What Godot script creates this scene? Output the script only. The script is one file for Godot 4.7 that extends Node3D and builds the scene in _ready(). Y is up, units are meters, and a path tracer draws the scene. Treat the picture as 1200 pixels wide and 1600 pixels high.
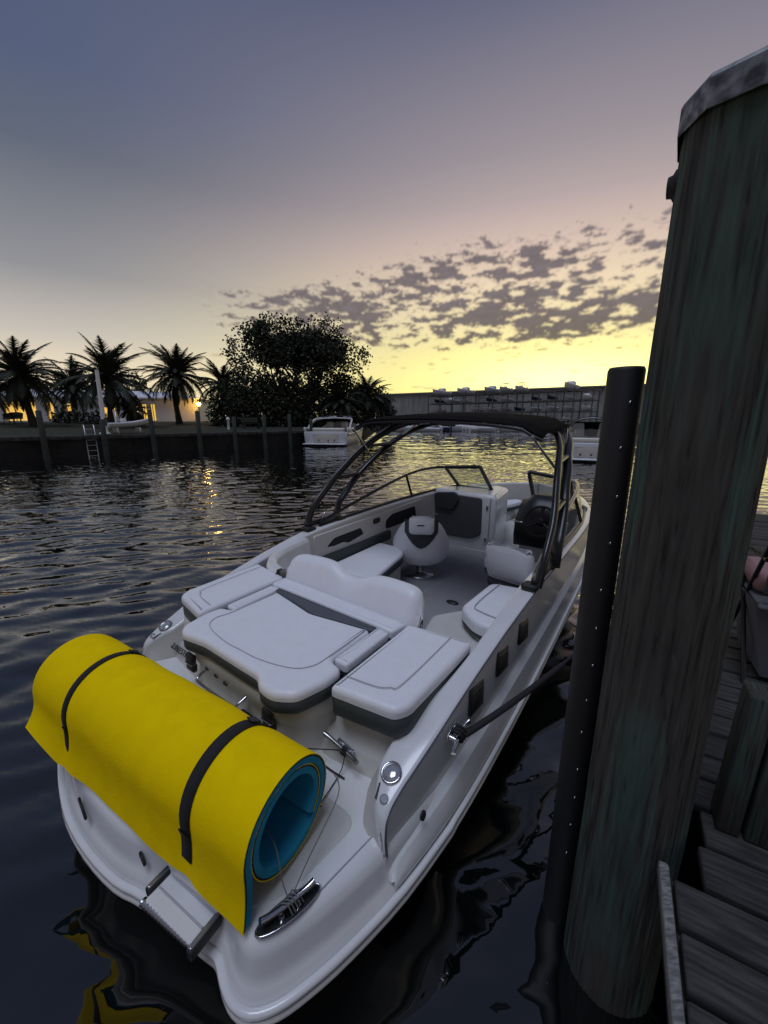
extends Node3D
# y up, metres. The photograph's camera stands at (0, 2.1, 0) and looks along -z.
const CAM_H := 2.1
const PITCH := 13.16
var taken := {}
var M := {}
var rng := RandomNumberGenerator.new()

# ---------------------------------------------------------------- helpers: names and labels
func numbered(called: String) -> String:
	var n: int = taken.get(called, 0)
	taken[called] = n + 1
	return called if n == 0 else "%s_%03d" % [called, n]

func tag(o: Node3D, label: String, category: String, group := "", kind := "") -> Node3D:
	if label != "": o.set_meta("label", label)
	if category != "": o.set_meta("category", category)
	if group != "": o.set_meta("group", group)
	if kind != "": o.set_meta("kind", kind)
	return o

func thing(called: String, label: String, category: String, at := Vector3.ZERO, turn := 0.0, group := "") -> Node3D:
	var o := Node3D.new()
	o.name = numbered(called)
	add_child(o)
	o.position = at
	o.rotation.y = turn
	tag(o, label, category, group)
	return o

func copy(src: Node3D, at: Vector3, turn: float, label := "", size := 1.0) -> Node3D:
	var base: String = String(src.name)
	if base.length() > 4 and base.substr(base.length() - 4, 1) == "_" and base.right(3).is_valid_int(): base = base.left(base.length() - 4)
	var o: Node3D = src.duplicate()
	o.name = numbered(base)
	add_child(o)
	o.position = at
	o.rotation = Vector3(0, turn, 0)
	o.scale = Vector3.ONE * size
	if label != "": o.set_meta("label", label)
	return o

func mb() -> SurfaceTool:
	var st := SurfaceTool.new()
	st.begin(Mesh.PRIMITIVE_TRIANGLES)
	return st

func put(st: SurfaceTool, called: String, m: Material, parent: Node3D = null) -> MeshInstance3D:
	st.generate_normals()
	st.index()
	var o := MeshInstance3D.new()
	o.mesh = st.commit()
	o.material_override = m
	o.cast_shadow = GeometryInstance3D.SHADOW_CASTING_SETTING_ON
	if parent == null:
		o.name = numbered(called)
		add_child(o)
	else:
		o.name = called
		parent.add_child(o, true)
	return o

func share(mesh: Mesh, called: String, m: Material, parent: Node3D, at := Transform3D()) -> MeshInstance3D:
	var o := MeshInstance3D.new()
	o.mesh = mesh
	o.material_override = m
	o.name = called
	parent.add_child(o, true)
	o.transform = at
	return o

# ---------------------------------------------------------------- helpers: shapes
func tri(st: SurfaceTool, a: Vector3, b: Vector3, c: Vector3) -> void:
	st.add_vertex(a); st.add_vertex(b); st.add_vertex(c)

func quad(st: SurfaceTool, a: Vector3, b: Vector3, c: Vector3, d: Vector3) -> void:
	tri(st, a, b, c); tri(st, a, c, d)

func loft(st: SurfaceTool, rows: Array, close_rows := false, close_cols := false, group := 0) -> void:
	st.set_smooth_group(group)
	var n := rows.size()
	for i in (n if close_rows else n - 1):
		var a: PackedVector3Array = rows[i]
		var b: PackedVector3Array = rows[(i + 1) % n]
		var m := a.size()
		for j in (m if close_cols else m - 1):
			var k := (j + 1) % m
			quad(st, a[j], b[j], b[k], a[k])

func fan(st: SurfaceTool, ring: PackedVector3Array, group := 0xFFFFFFFF) -> void:
	st.set_smooth_group(group)
	var c := Vector3.ZERO
	for p in ring: c += p
	c /= ring.size()
	for i in ring.size(): tri(st, c, ring[i], ring[(i + 1) % ring.size()])

func tube(st: SurfaceTool, pts: Array, r: Variant, sides := 8, caps := true, flat := 1.0) -> void:
	var rows: Array = []
	var up := Vector3.UP
	var n := pts.size()
	for i in n:
		var p: Vector3 = pts[i]
		var d: Vector3 = (pts[mini(i + 1, n - 1)] - pts[maxi(i - 1, 0)]).normalized()
		if absf(d.dot(up)) > 0.98 and i == 0: up = Vector3.RIGHT
		var x := d.cross(up).normalized()
		if x.length() < 0.5: x = d.cross(Vector3.FORWARD).normalized()
		var y := x.cross(d).normalized()
		up = y
		var rad: float = r[i] if r is Array else r
		var row := PackedVector3Array()
		for k in sides:
			var a := TAU * k / sides
			row.append(p + x * cos(a) * rad * flat + y * sin(a) * rad)
		rows.append(row)
	loft(st, rows, false, true)
	if caps:
		fan(st, rows[0]); fan(st, rows[n - 1])

func smooth_path(pts: Array, per := 6) -> Array:
	var out: Array = []
	var n := pts.size()
	for i in n - 1:
		for k in per:
			out.append((pts[i] as Vector3).cubic_interpolate(pts[i + 1], pts[maxi(i - 1, 0)], pts[mini(i + 2, n - 1)], float(k) / per))
	out.append(pts[n - 1])
	return out

func lathe(st: SurfaceTool, prof: Array, xf := Transform3D(), sides := 20, cap_end := true) -> void:
	var rows: Array = []
	for p in prof:
		var row := PackedVector3Array()
		for k in sides:
			var a := TAU * k / sides
			row.append(xf * Vector3(cos(a) * p.x, p.y, sin(a) * p.x))
		rows.append(row)
	loft(st, rows, false, true)
	if cap_end:
		fan(st, rows[0]); fan(st, rows[rows.size() - 1])

func box(st: SurfaceTool, xf: Transform3D, size: Vector3, bevel := 0.0) -> void:
	var h := size * 0.5
	if bevel <= 0.0:
		st.set_smooth_group(0xFFFFFFFF)
		var c: Array = []
		for i in 8: c.append(xf * Vector3(h.x if i & 1 else -h.x, h.y if i & 2 else -h.y, h.z if i & 4 else -h.z))
		for f in [[0, 1, 3, 2], [5, 4, 6, 7], [4, 0, 2, 6], [1, 5, 7, 3], [2, 3, 7, 6], [4, 5, 1, 0]]: quad(st, c[f[0]], c[f[3]], c[f[2]], c[f[1]])
		return
	var ring := func(x: float, z: float, y: float) -> PackedVector3Array:
		var row := PackedVector3Array()
		for q in [[1, 1], [-1, 1], [-1, -1], [1, -1]]:
			var cx: float = q[0] * (x - bevel)
			var cz: float = q[1] * (z - bevel)
			var a0: float = atan2(float(q[1]), float(q[0])) - PI / 4
			for k in 3:
				var a := a0 + PI / 4 * k
				row.append(xf * Vector3(cx + cos(a) * bevel, y, cz + sin(a) * bevel))
		return row
	var b := bevel
	var rows: Array = [ring.call(h.x - b * 0.9, h.z - b * 0.9, -h.y), ring.call(h.x - b * 0.3, h.z - b * 0.3, -h.y + b * 0.3), ring.call(h.x, h.z, -h.y + b), ring.call(h.x, h.z, h.y - b), ring.call(h.x - b * 0.3, h.z - b * 0.3, h.y - b * 0.3), ring.call(h.x - b * 0.9, h.z - b * 0.9, h.y)]
	loft(st, rows, false, true)
	fan(st, rows[0]); fan(st, rows[5])

func round_poly(p: Array, r: float, n := 4) -> PackedVector2Array:
	var out := PackedVector2Array()
	var m := p.size()
	for i in m:
		var a: Vector2 = p[(i + m - 1) % m]
		var b: Vector2 = p[i]
		var c: Vector2 = p[(i + 1) % m]
		var ra := minf(r, a.distance_to(b) * 0.45)
		var rc := minf(r, c.distance_to(b) * 0.45)
		var p0 := b + (a - b).normalized() * ra
		var p1 := b + (c - b).normalized() * rc
		for k in n + 1:
			var t := float(k) / n
			out.append(p0.lerp(b, t).lerp(b.lerp(p1, t), t))
	return out

func inset(p: PackedVector2Array, d: float) -> PackedVector2Array:
	var out := PackedVector2Array()
	var m := p.size()
	var area := 0.0
	for i in m: area += p[i].cross(p[(i + 1) % m])
	var sg := 1.0 if area > 0 else -1.0
	for i in m:
		var e0 := (p[i] - p[(i + m - 1) % m]).normalized()
		var e1 := (p[(i + 1) % m] - p[i]).normalized()
		var n0 := Vector2(-e0.y, e0.x) * sg
		var n1 := Vector2(-e1.y, e1.x) * sg
		var nn := (n0 + n1)
		var l := nn.length_squared()
		out.append(p[i] + (nn * (2.0 * d / maxf(l, 1.2)) if l > 0.01 else Vector2.ZERO))
	return out

# a solid whose outline is given in the boat's plan (x = along the boat, y = to starboard); rings = [[inset, height], ...]
func slab(st: SurfaceTool, poly_in: PackedVector2Array, rings: Array, cap_low := false) -> void:
	var poly := PackedVector2Array(poly_in)
	var area := 0.0
	for i in poly.size(): area += poly[i].cross(poly[(i + 1) % poly.size()])
	if area > 0.0: poly.reverse()
	var rows: Array = []
	var last := PackedVector2Array()
	for r in rings:
		last = inset(poly, r[0])
		var row := PackedVector3Array()
		for q in last:
			var y: float = r[1]
			row.append(Vector3(q.y, y, -q.x))
		rows.append(row)
	loft(st, rows, false, true)
	for k in ([0, rows.size() - 1] if cap_low else [rows.size() - 1]):
		var ids := Geometry2D.triangulate_polygon(poly)
		var row2: PackedVector3Array = rows[k]
		for i in range(0, ids.size(), 3):
			var a := row2[ids[i]]
			var b := row2[ids[i + 1]]
			var c := row2[ids[i + 2]]
			var up := (a - c).cross(a - b).y > 0.0
			if up == (k > 0): tri(st, a, b, c)
			else: tri(st, a, c, b)

func bev(h0: float, h1: float, b: float, extra := 0.0) -> Array:
	var out: Array = [[extra, h0], [extra, h1 - b]]
	for k in range(1, 5):
		var a := PI / 2 * k / 4
		out.append([extra + b * (1 - cos(a)), h1 - b + b * sin(a)])
	out.append([extra + b + 0.006, h1])
	return out

# ---------------------------------------------------------------- helpers: materials (colours are linear base colours)
func lin(r: float, g: float, b: float, a := 1.0) -> Color:
	return Color(r, g, b, a).linear_to_srgb()

func mat(r: float, g: float, b: float, rough := 0.6, metal := 0.0) -> StandardMaterial3D:
	var m := StandardMaterial3D.new()
	m.albedo_color = lin(r, g, b)
	m.roughness = rough
	m.metallic = metal
	return m

func noise_tex(freq: float, seed_: int, octaves: int, size: int, lo: Color, hi: Color, sx := 1.0, sy := 1.0, contrast := 1.0) -> ImageTexture:
	var n := FastNoiseLite.new()
	n.seed = seed_
	n.frequency = 1.0
	n.fractal_octaves = octaves
	n.noise_type = FastNoiseLite.TYPE_SIMPLEX_SMOOTH
	var img := Image.create(size, size, false, Image.FORMAT_RGB8)
	for y in size:
		for x in size:
			# wrapped on a torus-like path so that the tile repeats without seams
			var u := float(x) / size
			var v := float(y) / size
			var a := n.get_noise_2d(u * freq * sx, v * freq * sy)
			var b := n.get_noise_2d((u - 1.0) * freq * sx, v * freq * sy)
			var c := n.get_noise_2d(u * freq * sx, (v - 1.0) * freq * sy)
			var d := n.get_noise_2d((u - 1.0) * freq * sx, (v - 1.0) * freq * sy)
			var wu := smoothstep(0.7, 1.0, u)
			var wv := smoothstep(0.7, 1.0, v)
			var t := clampf(0.5 + lerpf(lerpf(a, b, wu), lerpf(c, d, wu), wv) * contrast, 0, 1)
			img.set_pixel(x, y, lo.lerp(hi, t))
	img.generate_mipmaps()
	return ImageTexture.create_from_image(img)

func textured(m: StandardMaterial3D, t: Texture2D, scale_: Vector3, world := false) -> StandardMaterial3D:
	m.albedo_texture = t
	m.uv1_triplanar = true
	m.uv1_world_triplanar = world
	m.uv1_scale = scale_
	return m

func bumped(m: StandardMaterial3D, t: Texture2D, depth: float) -> StandardMaterial3D:
	m.heightmap_enabled = true
	m.heightmap_texture = t
	m.heightmap_scale = depth
	return m

func grey(v: float) -> Color:
	return Color(v, v, v)

# a point on the photograph's pixel ray at a given distance along -z, or at a given height
func ray(px: float, py: float) -> Vector3:
	var x := (px - 600.0) / 620.0
	var y := (py - 800.0) / 620.0
	var p := deg_to_rad(PITCH)
	return Vector3(x, -(y * cos(p) + sin(p)), -(cos(p) - y * sin(p)))

func at_depth(px: float, py: float, d: float) -> Vector3:
	var r := ray(px, py)
	return Vector3(0, CAM_H, 0) + r * (d / -r.z)

func at_height(px: float, py: float, h: float) -> Vector3:
	var r := ray(px, py)
	return Vector3(0, CAM_H, 0) + r * ((h - CAM_H) / r.y)

func table(T: Array, s: float, k: int) -> float:
	var n := T.size()
	if s <= T[0][0]: return T[0][k]
	for i in n - 1:
		if s <= T[i + 1][0]:
			var h: float = T[i + 1][0] - T[i][0]
			var u: float = (s - T[i][0]) / h
			var m0: float = ((T[i + 1][k] - T[maxi(i - 1, 0)][k]) / (T[i + 1][0] - T[maxi(i - 1, 0)][0])) * h
			var j := mini(i + 2, n - 1)
			var m1: float = ((T[j][k] - T[i][k]) / (T[j][0] - T[i][0])) * h
			var u2 := u * u
			var u3 := u2 * u
			return (2 * u3 - 3 * u2 + 1) * T[i][k] + (u3 - 2 * u2 + u) * m0 + (-2 * u3 + 3 * u2) * T[i + 1][k] + (u3 - u2) * m1
	return T[n - 1][k]

func _ready() -> void:
	rng.seed = 7
	# ------------------------------------------------------------ camera, sky, light, exposure
	var cam := Camera3D.new()
	cam.name = "camera"
	add_child(cam)
	cam.position = Vector3(0, CAM_H, 0)
	cam.rotation_degrees = Vector3(-PITCH, 0, 0)
	cam.fov = rad_to_deg(2.0 * atan(800.0 / 620.0))
	cam.near = 0.05
	cam.far = 900.0
	cam.current = true
	var env := Environment.new()
	env.background_mode = Environment.BG_SKY
	var sky := Sky.new()
	var pano := PanoramaSkyMaterial.new()
	pano.panorama = dusk_sky()
	sky.sky_material = pano
	env.sky = sky
	env.background_energy_multiplier = 1.0
	env.tonemap_mode = Environment.TONE_MAPPER_LINEAR
	env.tonemap_exposure = 1.0
	env.sdfgi_enabled = true
	env.ssao_enabled = true
	env.ssil_enabled = true
	var we := WorldEnvironment.new()
	we.name = "world_environment"
	we.environment = env
	add_child(we)
	var sun := DirectionalLight3D.new()
	sun.name = "twilight"
	add_child(sun)
	sun.rotation_degrees = Vector3(-74, -36, 0)   # broad soft light of the open dusk sky over the canal's near side
	sun.light_energy = 0.40
	sun.light_angular_distance = 30.0
	sun.light_color = Color(0.87, 0.91, 1.0)
	sun.shadow_enabled = true
	make_materials()
	# ------------------------------------------------------------ the setting
	build_water()
	build_left_bank()
	build_far_shore()
	# ------------------------------------------------------------ things
	build_boat()
	build_mat()
	build_dock()
	build_bank_things()
	build_trees()
	build_marina()

# ---------------------------------------------------------------- sky
const SUN_AZ := 21.0
const SKY_SUN := [[0, 1.05, 0.94, 0.28], [4, 1.05, 0.94, 0.28], [8, 1.02, 0.90, 0.33], [12, 0.98, 0.83, 0.46], [16, 0.90, 0.72, 0.50], [20, 0.70, 0.54, 0.46], [24, 0.48, 0.39, 0.39], [28, 0.345, 0.30, 0.325], [39, 0.130, 0.138, 0.215], [60, 0.085, 0.10, 0.165], [90, 0.07, 0.085, 0.145]]
const SKY_SIDE := [[0, 0.88, 0.70, 0.42], [3, 0.88, 0.73, 0.50], [6, 0.80, 0.69, 0.52], [9, 0.58, 0.53, 0.47], [15, 0.29, 0.29, 0.31], [25, 0.120, 0.142, 0.192], [31, 0.090, 0.115, 0.20], [45, 0.082, 0.102, 0.175], [90, 0.07, 0.085, 0.145]]
const SKY_ANTI := [[0, 0.17, 0.155, 0.19], [12, 0.18, 0.16, 0.20], [30, 0.11, 0.115, 0.17], [90, 0.07, 0.085, 0.145]]

func ramp(T: Array, e: float) -> Vector3:
	for i in T.size() - 1:
		if e <= T[i + 1][0]:
			var u: float = (e - T[i][0]) / (T[i + 1][0] - T[i][0])
			return Vector3(T[i][1], T[i][2], T[i][3]).lerp(Vector3(T[i + 1][1], T[i + 1][2], T[i + 1][3]), clampf(u, 0, 1))
	var l: Array = T[T.size() - 1]
	return Vector3(l[1], l[2], l[3])

func dusk_sky() -> ImageTexture:
	var w := 2048
	var h := 1024
	var data := PackedFloat32Array()
	data.resize(w * h * 3)
	var n1 := FastNoiseLite.new(); n1.seed = 11; n1.frequency = 1.0; n1.fractal_octaves = 5; n1.fractal_gain = 0.55
	var n2 := FastNoiseLite.new(); n2.seed = 5; n2.frequency = 1.0; n2.fractal_octaves = 2
	var n3 := FastNoiseLite.new(); n3.seed = 17; n3.frequency = 1.0; n3.noise_type = FastNoiseLite.TYPE_CELLULAR; n3.cellular_return_type = FastNoiseLite.RETURN_DISTANCE
	var k := 0
	for y in h:
		var el := 90.0 - 180.0 * (y + 0.5) / h
		var e := maxf(el, 0.0)
		var a := ramp(SKY_SUN, e)
		var b := ramp(SKY_SIDE, e)
		var c := ramp(SKY_ANTI, e)
		var under := 1.0 if el > -1.0 else 0.25
		var sn := maxf(sin(deg_to_rad(el)), 0.02)
		var cs := cos(deg_to_rad(el))
		for x in w:
			var az := (x + 0.5) / w * 360.0
			if az > 180.0: az -= 360.0
			var d := absf(az - SUN_AZ)
			if d > 180.0: d = 360.0 - d
			var col: Vector3
			if d < 62.0: col = a.lerp(b, smoothstep(0.0, 1.0, d / 62.0))
			else: col = b.lerp(c, smoothstep(0.0, 1.0, (d - 62.0) / 90.0))
			if el < 20.0: col += Vector3(1.2, 1.0, 0.42) * exp(-pow((az - 23.0) / 13.0, 2.0) - pow((el - 4.5) / 3.6, 2.0))
			if el > 1.0 and el < 27.0 and az > -27.0 and az < 70.0:
				# a sheet of broken altocumulus and a low bank on the horizon
				var lo := 9.2 + 1.8 * smoothstep(4.0, -18.0, az)
				var hi := lerpf(15.6, 21.5, smoothstep(-20.0, 12.0, az))
				var v := (el - lo) / (hi - lo)
				var wgt := smoothstep(-0.10, 0.10, v) * (1.0 - smoothstep(0.75, 1.05, v)) * smoothstep(-24.0, -17.0, az)
				if wgt > 0.01:
					var n := n1.get_noise_2d(az * 0.27 + el * 0.08, el * 0.86 - az * 0.03)
					var cell := -n3.get_noise_2d(az * 0.62 + 2.0 * n2.get_noise_2d(az * 0.2, el * 0.3) * 0.25, el * 1.5)
					var big := n2.get_noise_2d(az * 0.06 + 20.0, el * 0.15)
					var cov := wgt * (0.60 - 0.20 * v + 0.34 * big)
					var dens := smoothstep(0.90 - cov, 1.36 - cov, 0.46 + 0.74 * n + 0.30 * cell + 0.14 * n2.get_noise_2d(az * 1.5, el * 3.4))
					var low := clampf((14.0 - el) / 6.0, 0.0, 1.0)
					var dark: Vector3 = (Vector3(0.150, 0.125, 0.138) * (1.0 + 0.45 * n)).lerp(Vector3(0.145, 0.115, 0.10), low)
					var rim := Vector3(0.86, 0.66, 0.50).lerp(Vector3(0.98, 0.80, 0.34), low)
					var body := rim.lerp(dark, smoothstep(0.0, 0.50, dens))
					col = col.lerp(body, minf(dens * 1.3, 0.95))
					# torn, thinner shreds between the larger pieces
					var shred := n1.get_noise_2d(az * 0.55 + 70.0, el * 1.9 - az * 0.05)
					col = col.lerp(dark * 1.5, smoothstep(0.12, 0.50, shred + 0.30 * big) * wgt * 0.55 * (1.0 - dens))
				var top := 3.3 + n2.get_noise_2d(az * 0.16, 2.0) * 1.1 - absf(az - 9.0) * 0.085
				var bank := 1.0 - smoothstep(top - 0.5, top + 0.12, el + n2.get_noise_2d(az * 0.9, el * 2.5) * 0.35)
				bank *= 1.0 - smoothstep(24.0, 32.0, az)
				col = col.lerp(Vector3(0.36, 0.27, 0.26), bank * 0.85)
				var streak := n2.get_noise_2d(az * 0.22 + 9.0, el * 1.7)
				if el < 9.0: col = col.lerp(Vector3(0.42, 0.31, 0.22), smoothstep(0.42, 0.75, streak) * 0.7 * smoothstep(2.0, 4.0, el))
			col *= under
			data[k] = col.x; data[k + 1] = col.y; data[k + 2] = col.z
			k += 3
	return ImageTexture.create_from_image(Image.create_from_data(w, h, false, Image.FORMAT_RGBF, data.to_byte_array()))

# ---------------------------------------------------------------- materials
func make_materials() -> void:
	var fine := noise_tex(90.0, 3, 3, 256, grey(0.2), grey(0.8))
	var blotch := noise_tex(6.0, 4, 4, 256, grey(0.965), grey(1.0))
	var weave := noise_tex(60.0, 8, 2, 256, grey(0.75), grey(1.0))
	M.gel = textured(mat(0.72, 0.72, 0.71, 0.22), blotch, Vector3.ONE * 0.8)
	M.gel.clearcoat_enabled = true
	M.gel.clearcoat = 0.6
	M.gel.clearcoat_roughness = 0.12
	M.cockpit_floor = bumped(textured(mat(0.27, 0.26, 0.275, 0.7), blotch, Vector3.ONE * 1.1), fine, 0.06)
	M.liner = bumped(textured(mat(0.60, 0.58, 0.54, 0.45), blotch, Vector3.ONE * 1.3), fine, 0.03)
	M.nonskid = bumped(textured(mat(0.56, 0.55, 0.52, 0.6), blotch, Vector3.ONE * 1.1), fine, 0.06)
	M.vinyl = bumped(textured(mat(0.80, 0.80, 0.82, 0.42), noise_tex(6.0, 14, 4, 256, grey(0.985), grey(1.0)), Vector3.ONE * 1.7), noise_tex(40.0, 15, 4, 256, grey(0.1), grey(0.9)), 0.12)
	M.vinyl_dark = bumped(mat(0.035, 0.042, 0.042, 0.5), fine, 0.02)
	M.vinyl_grey = bumped(textured(mat(0.11, 0.12, 0.14, 0.5), weave, Vector3.ONE * 9.0), fine, 0.02)
	M.panel_grey = bumped(textured(mat(0.085, 0.085, 0.085, 0.55), blotch, Vector3.ONE * 2.0), fine, 0.04)
	M.seam = mat(0.42, 0.42, 0.45, 0.6)
	M.gap = mat(0.01, 0.01, 0.012, 0.8)  # near-black colour that stands for the darkness inside pockets and gaps
	M.hull_dark = textured(mat(0.02, 0.02, 0.025, 0.2), blotch, Vector3.ONE)
	M.rubber = mat(0.015, 0.015, 0.016, 0.6)
	M.black_metal = mat(0.012, 0.012, 0.014, 0.28)
	M.canvas = bumped(textured(mat(0.012, 0.012, 0.013, 0.9), weave, Vector3.ONE * 12.0), fine, 0.05)
	M.chrome = mat(0.62, 0.62, 0.64, 0.12, 1.0)
	M.steel = mat(0.42, 0.42, 0.43, 0.3, 1.0)
	M.black_plastic = mat(0.014, 0.014, 0.015, 0.35)
	M.grille = bumped(mat(0.02, 0.018, 0.016, 0.5), fine, 0.2)
	M.lamp_lens = mat(0.5, 0.5, 0.52, 0.15, 0.6)
	M.glass = mat(0.16, 0.32, 0.06, 0.03)
	M.glass.transparency = BaseMaterial3D.TRANSPARENCY_ALPHA
	M.glass.albedo_color.a = 0.45
	M.glass_clear = mat(0.4, 0.45, 0.42, 0.03)
	M.glass_clear.transparency = BaseMaterial3D.TRANSPARENCY_ALPHA
	M.glass_clear.albedo_color.a = 0.1
	M.decal = mat(0.02, 0.02, 0.02, 0.5)
	M.mat_yellow = bumped(textured(mat(0.95, 0.67, 0.001, 0.8), noise_tex(7.0, 31, 5, 256, grey(0.955), grey(1.0)), Vector3.ONE * 1.1), noise_tex(60.0, 32, 3, 256, grey(0.1), grey(0.9)), 0.10)
	M.mat_blue = bumped(textured(mat(0.03, 0.28, 0.42, 0.75), blotch, Vector3.ONE * 1.4), fine, 0.05)
	M.mat_yellow.metallic_specular = 0.15
	M.mat_blue.metallic_specular = 0.2
	M.canvas.metallic_specular = 0.1
	M.mat_core = mat(0.012, 0.012, 0.014, 0.85)
	M.webbing = bumped(mat(0.012, 0.012, 0.013, 0.85), weave, 0.06)
	M.rope = bumped(mat(0.02, 0.018, 0.02, 0.9), weave, 0.1)
	M.cord = mat(0.16, 0.16, 0.15, 0.8)
	# timber: grain runs up the pile; green treatment and grey weathering in patches
	var grain := pile_tex()
	var grain_b := noise_tex(14.0, 22, 4, 512, grey(0.1), grey(0.9), 5.0, 0.45, 1.0)
	M.pile = bumped(textured(mat(1, 1, 1, 0.85), grain, Vector3(1.0, 0.5, 1.0)), grain_b, 0.7)
	M.fender = bumped(mat(0.008, 0.008, 0.009, 0.6), fine, 0.1)
	M.galv = bumped(textured(mat(0.36, 0.37, 0.39, 0.42, 0.75), noise_tex(9.0, 33, 4, 256, grey(0.45), grey(1.0), 1, 1, 1.2), Vector3.ONE * 2.5), blotch, 0.3)
	var pg := noise_tex(10.0, 41, 4, 512, lin(0.014, 0.0135, 0.013), lin(0.060, 0.057, 0.053), 0.5, 6.0, 1.0)
	for i in 3:
		var v: float = [1.0, 0.75, 1.3][i]
		var pm := bumped(textured(mat(minf(v, 1), minf(v, 1), minf(v, 1), 0.85), pg, Vector3(0.9, 0.9, 0.9)), pg, 0.5)
		pm.uv1_offset = Vector3(0.37 * i, 0.21 * i, 0.53 * i)
		M["plank%d" % i] = pm
	M.post = bumped(textured(mat(0.8, 0.8, 0.78, 0.85), grain, Vector3(2.0, 0.8, 2.0)), grain_b, 0.5)
	M.rim_board = bumped(textured(mat(0.26, 0.255, 0.245, 0.8), noise_tex(10.0, 44, 4, 256, grey(0.6), grey(1.0), 1.0, 4.0, 1.0), Vector3.ONE * 2.0), fine, 0.1)
	# banks
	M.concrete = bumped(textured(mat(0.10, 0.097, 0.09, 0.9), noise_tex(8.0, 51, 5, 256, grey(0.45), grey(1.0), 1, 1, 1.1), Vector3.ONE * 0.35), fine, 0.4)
	M.grass = bumped(textured(mat(0.045, 0.052, 0.025, 0.95), noise_tex(20.0, 52, 4, 256, grey(0.4), grey(1.0), 1, 1, 1.2), Vector3.ONE * 0.25), fine, 1.5)
	M.gravel = textured(mat(0.14, 0.135, 0.125, 0.95), noise_tex(20.0, 54, 4, 256, grey(0.6), grey(1.0)), Vector3.ONE * 0.2)
	M.leaf = mat(0.020, 0.028, 0.012, 0.8)
	M.leaf_b = mat(0.026, 0.034, 0.016, 0.8)
	M.frond = mat(0.022, 0.029, 0.014, 0.75)
	M.bark = bumped(textured(mat(0.085, 0.07, 0.055, 0.95), noise_tex(12.0, 61, 4, 256, grey(0.5), grey(1.0), 2.0, 1.0, 1.2), Vector3.ONE * 0.8), fine, 1.5)
	M.white_paint = textured(mat(0.78, 0.79, 0.79, 0.6), blotch, Vector3.ONE * 0.3)
	M.roof = textured(mat(0.66, 0.67, 0.72, 0.6), blotch, Vector3.ONE * 0.5)
	M.trim = mat(0.25, 0.24, 0.22, 0.6)
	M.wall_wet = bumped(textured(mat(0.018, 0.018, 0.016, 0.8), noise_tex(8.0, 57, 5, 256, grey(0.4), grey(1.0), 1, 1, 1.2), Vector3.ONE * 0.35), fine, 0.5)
	M.shed = bumped(textured(mat(0.34, 0.35, 0.32, 0.7), noise_tex(5.0, 71, 3, 256, grey(0.8), grey(1.0), 3.0, 0.4), Vector3.ONE * 0.05), blotch, 1.0)
	M.rack = mat(0.10, 0.09, 0.085, 0.6)
	M.boat_white = mat(0.62, 0.63, 0.64, 0.25)
	M.boat_cream = mat(0.55, 0.52, 0.45, 0.3)
	M.boat_navy = mat(0.02, 0.03, 0.08, 0.2)
	M.boat_dark = mat(0.03, 0.03, 0.035, 0.4)
	M.window_dark = mat(0.01, 0.012, 0.015, 0.05)
	M.clear_vinyl = mat(0.5, 0.52, 0.5, 0.1)
	M.clear_vinyl.transparency = BaseMaterial3D.TRANSPARENCY_ALPHA
	M.clear_vinyl.albedo_color.a = 0.35
	M.wicker = mat(0.05, 0.04, 0.03, 0.8)
	M.pool_fabric = mat(0.12, 0.12, 0.13, 0.85)
	M.pink = mat(0.30, 0.17, 0.17, 0.8)
	M.water = mat(0.002, 0.003, 0.003, 0.03)
	M.water.metallic_specular = 0.75
	M.water.clearcoat_enabled = true
	M.water.clearcoat = 0.75
	M.water.clearcoat_roughness = 0.03
	for k in ["lit", "lamp"]:
		var lm := mat(0.8, 0.6, 0.3, 0.6)
		lm.emission_enabled = true
		lm.emission = Color(1.0, 0.80, 0.36) if k == "lit" else Color(1.0, 0.74, 0.3)
		lm.emission_energy_multiplier = 0.9 if k == "lit" else 60.0
		M[k] = lm

# treated timber: fine upright grain, dark checks, patches of green treatment and of brown weathering
func pile_tex() -> ImageTexture:
	var n := FastNoiseLite.new(); n.seed = 71; n.frequency = 1.0; n.fractal_octaves = 4
	var sz := 512
	var img := Image.create(sz, sz, false, Image.FORMAT_RGB8)
	for y in sz:
		for x in sz:
			var u := float(x) / sz
			var v := float(y) / sz
			var w := smoothstep(0.75, 1.0, u)
			var z := smoothstep(0.75, 1.0, v)
			var g := 0.0
			var m := 0.0
			for q in [[0.0, 0.0, (1 - w) * (1 - z)], [1.0, 0.0, w * (1 - z)], [0.0, 1.0, (1 - w) * z], [1.0, 1.0, w * z]]:
				if q[2] > 0.001:
					g += q[2] * n.get_noise_2d((u - q[0]) * 46.0, (v - q[1]) * 4.0)
					m += q[2] * n.get_noise_2d((u - q[0]) * 5.0 + 50.0, (v - q[1]) * 1.6)
			var t := clampf(0.5 + g * 0.9, 0, 1)
			var k := smoothstep(-0.16, 0.30, m + 0.35 * g)
			var a := Color(0.024, 0.022, 0.020).lerp(Color(0.072, 0.066, 0.058), t)
			var b := Color(0.020, 0.040, 0.031).lerp(Color(0.066, 0.118, 0.096), t)
			var c := a.lerp(b, k)
			if g < -0.32: c = c * 0.45
			img.set_pixel(x, y, Color(c.r, c.g, c.b).linear_to_srgb())
	img.generate_mipmaps()
	return ImageTexture.create_from_image(img)

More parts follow.
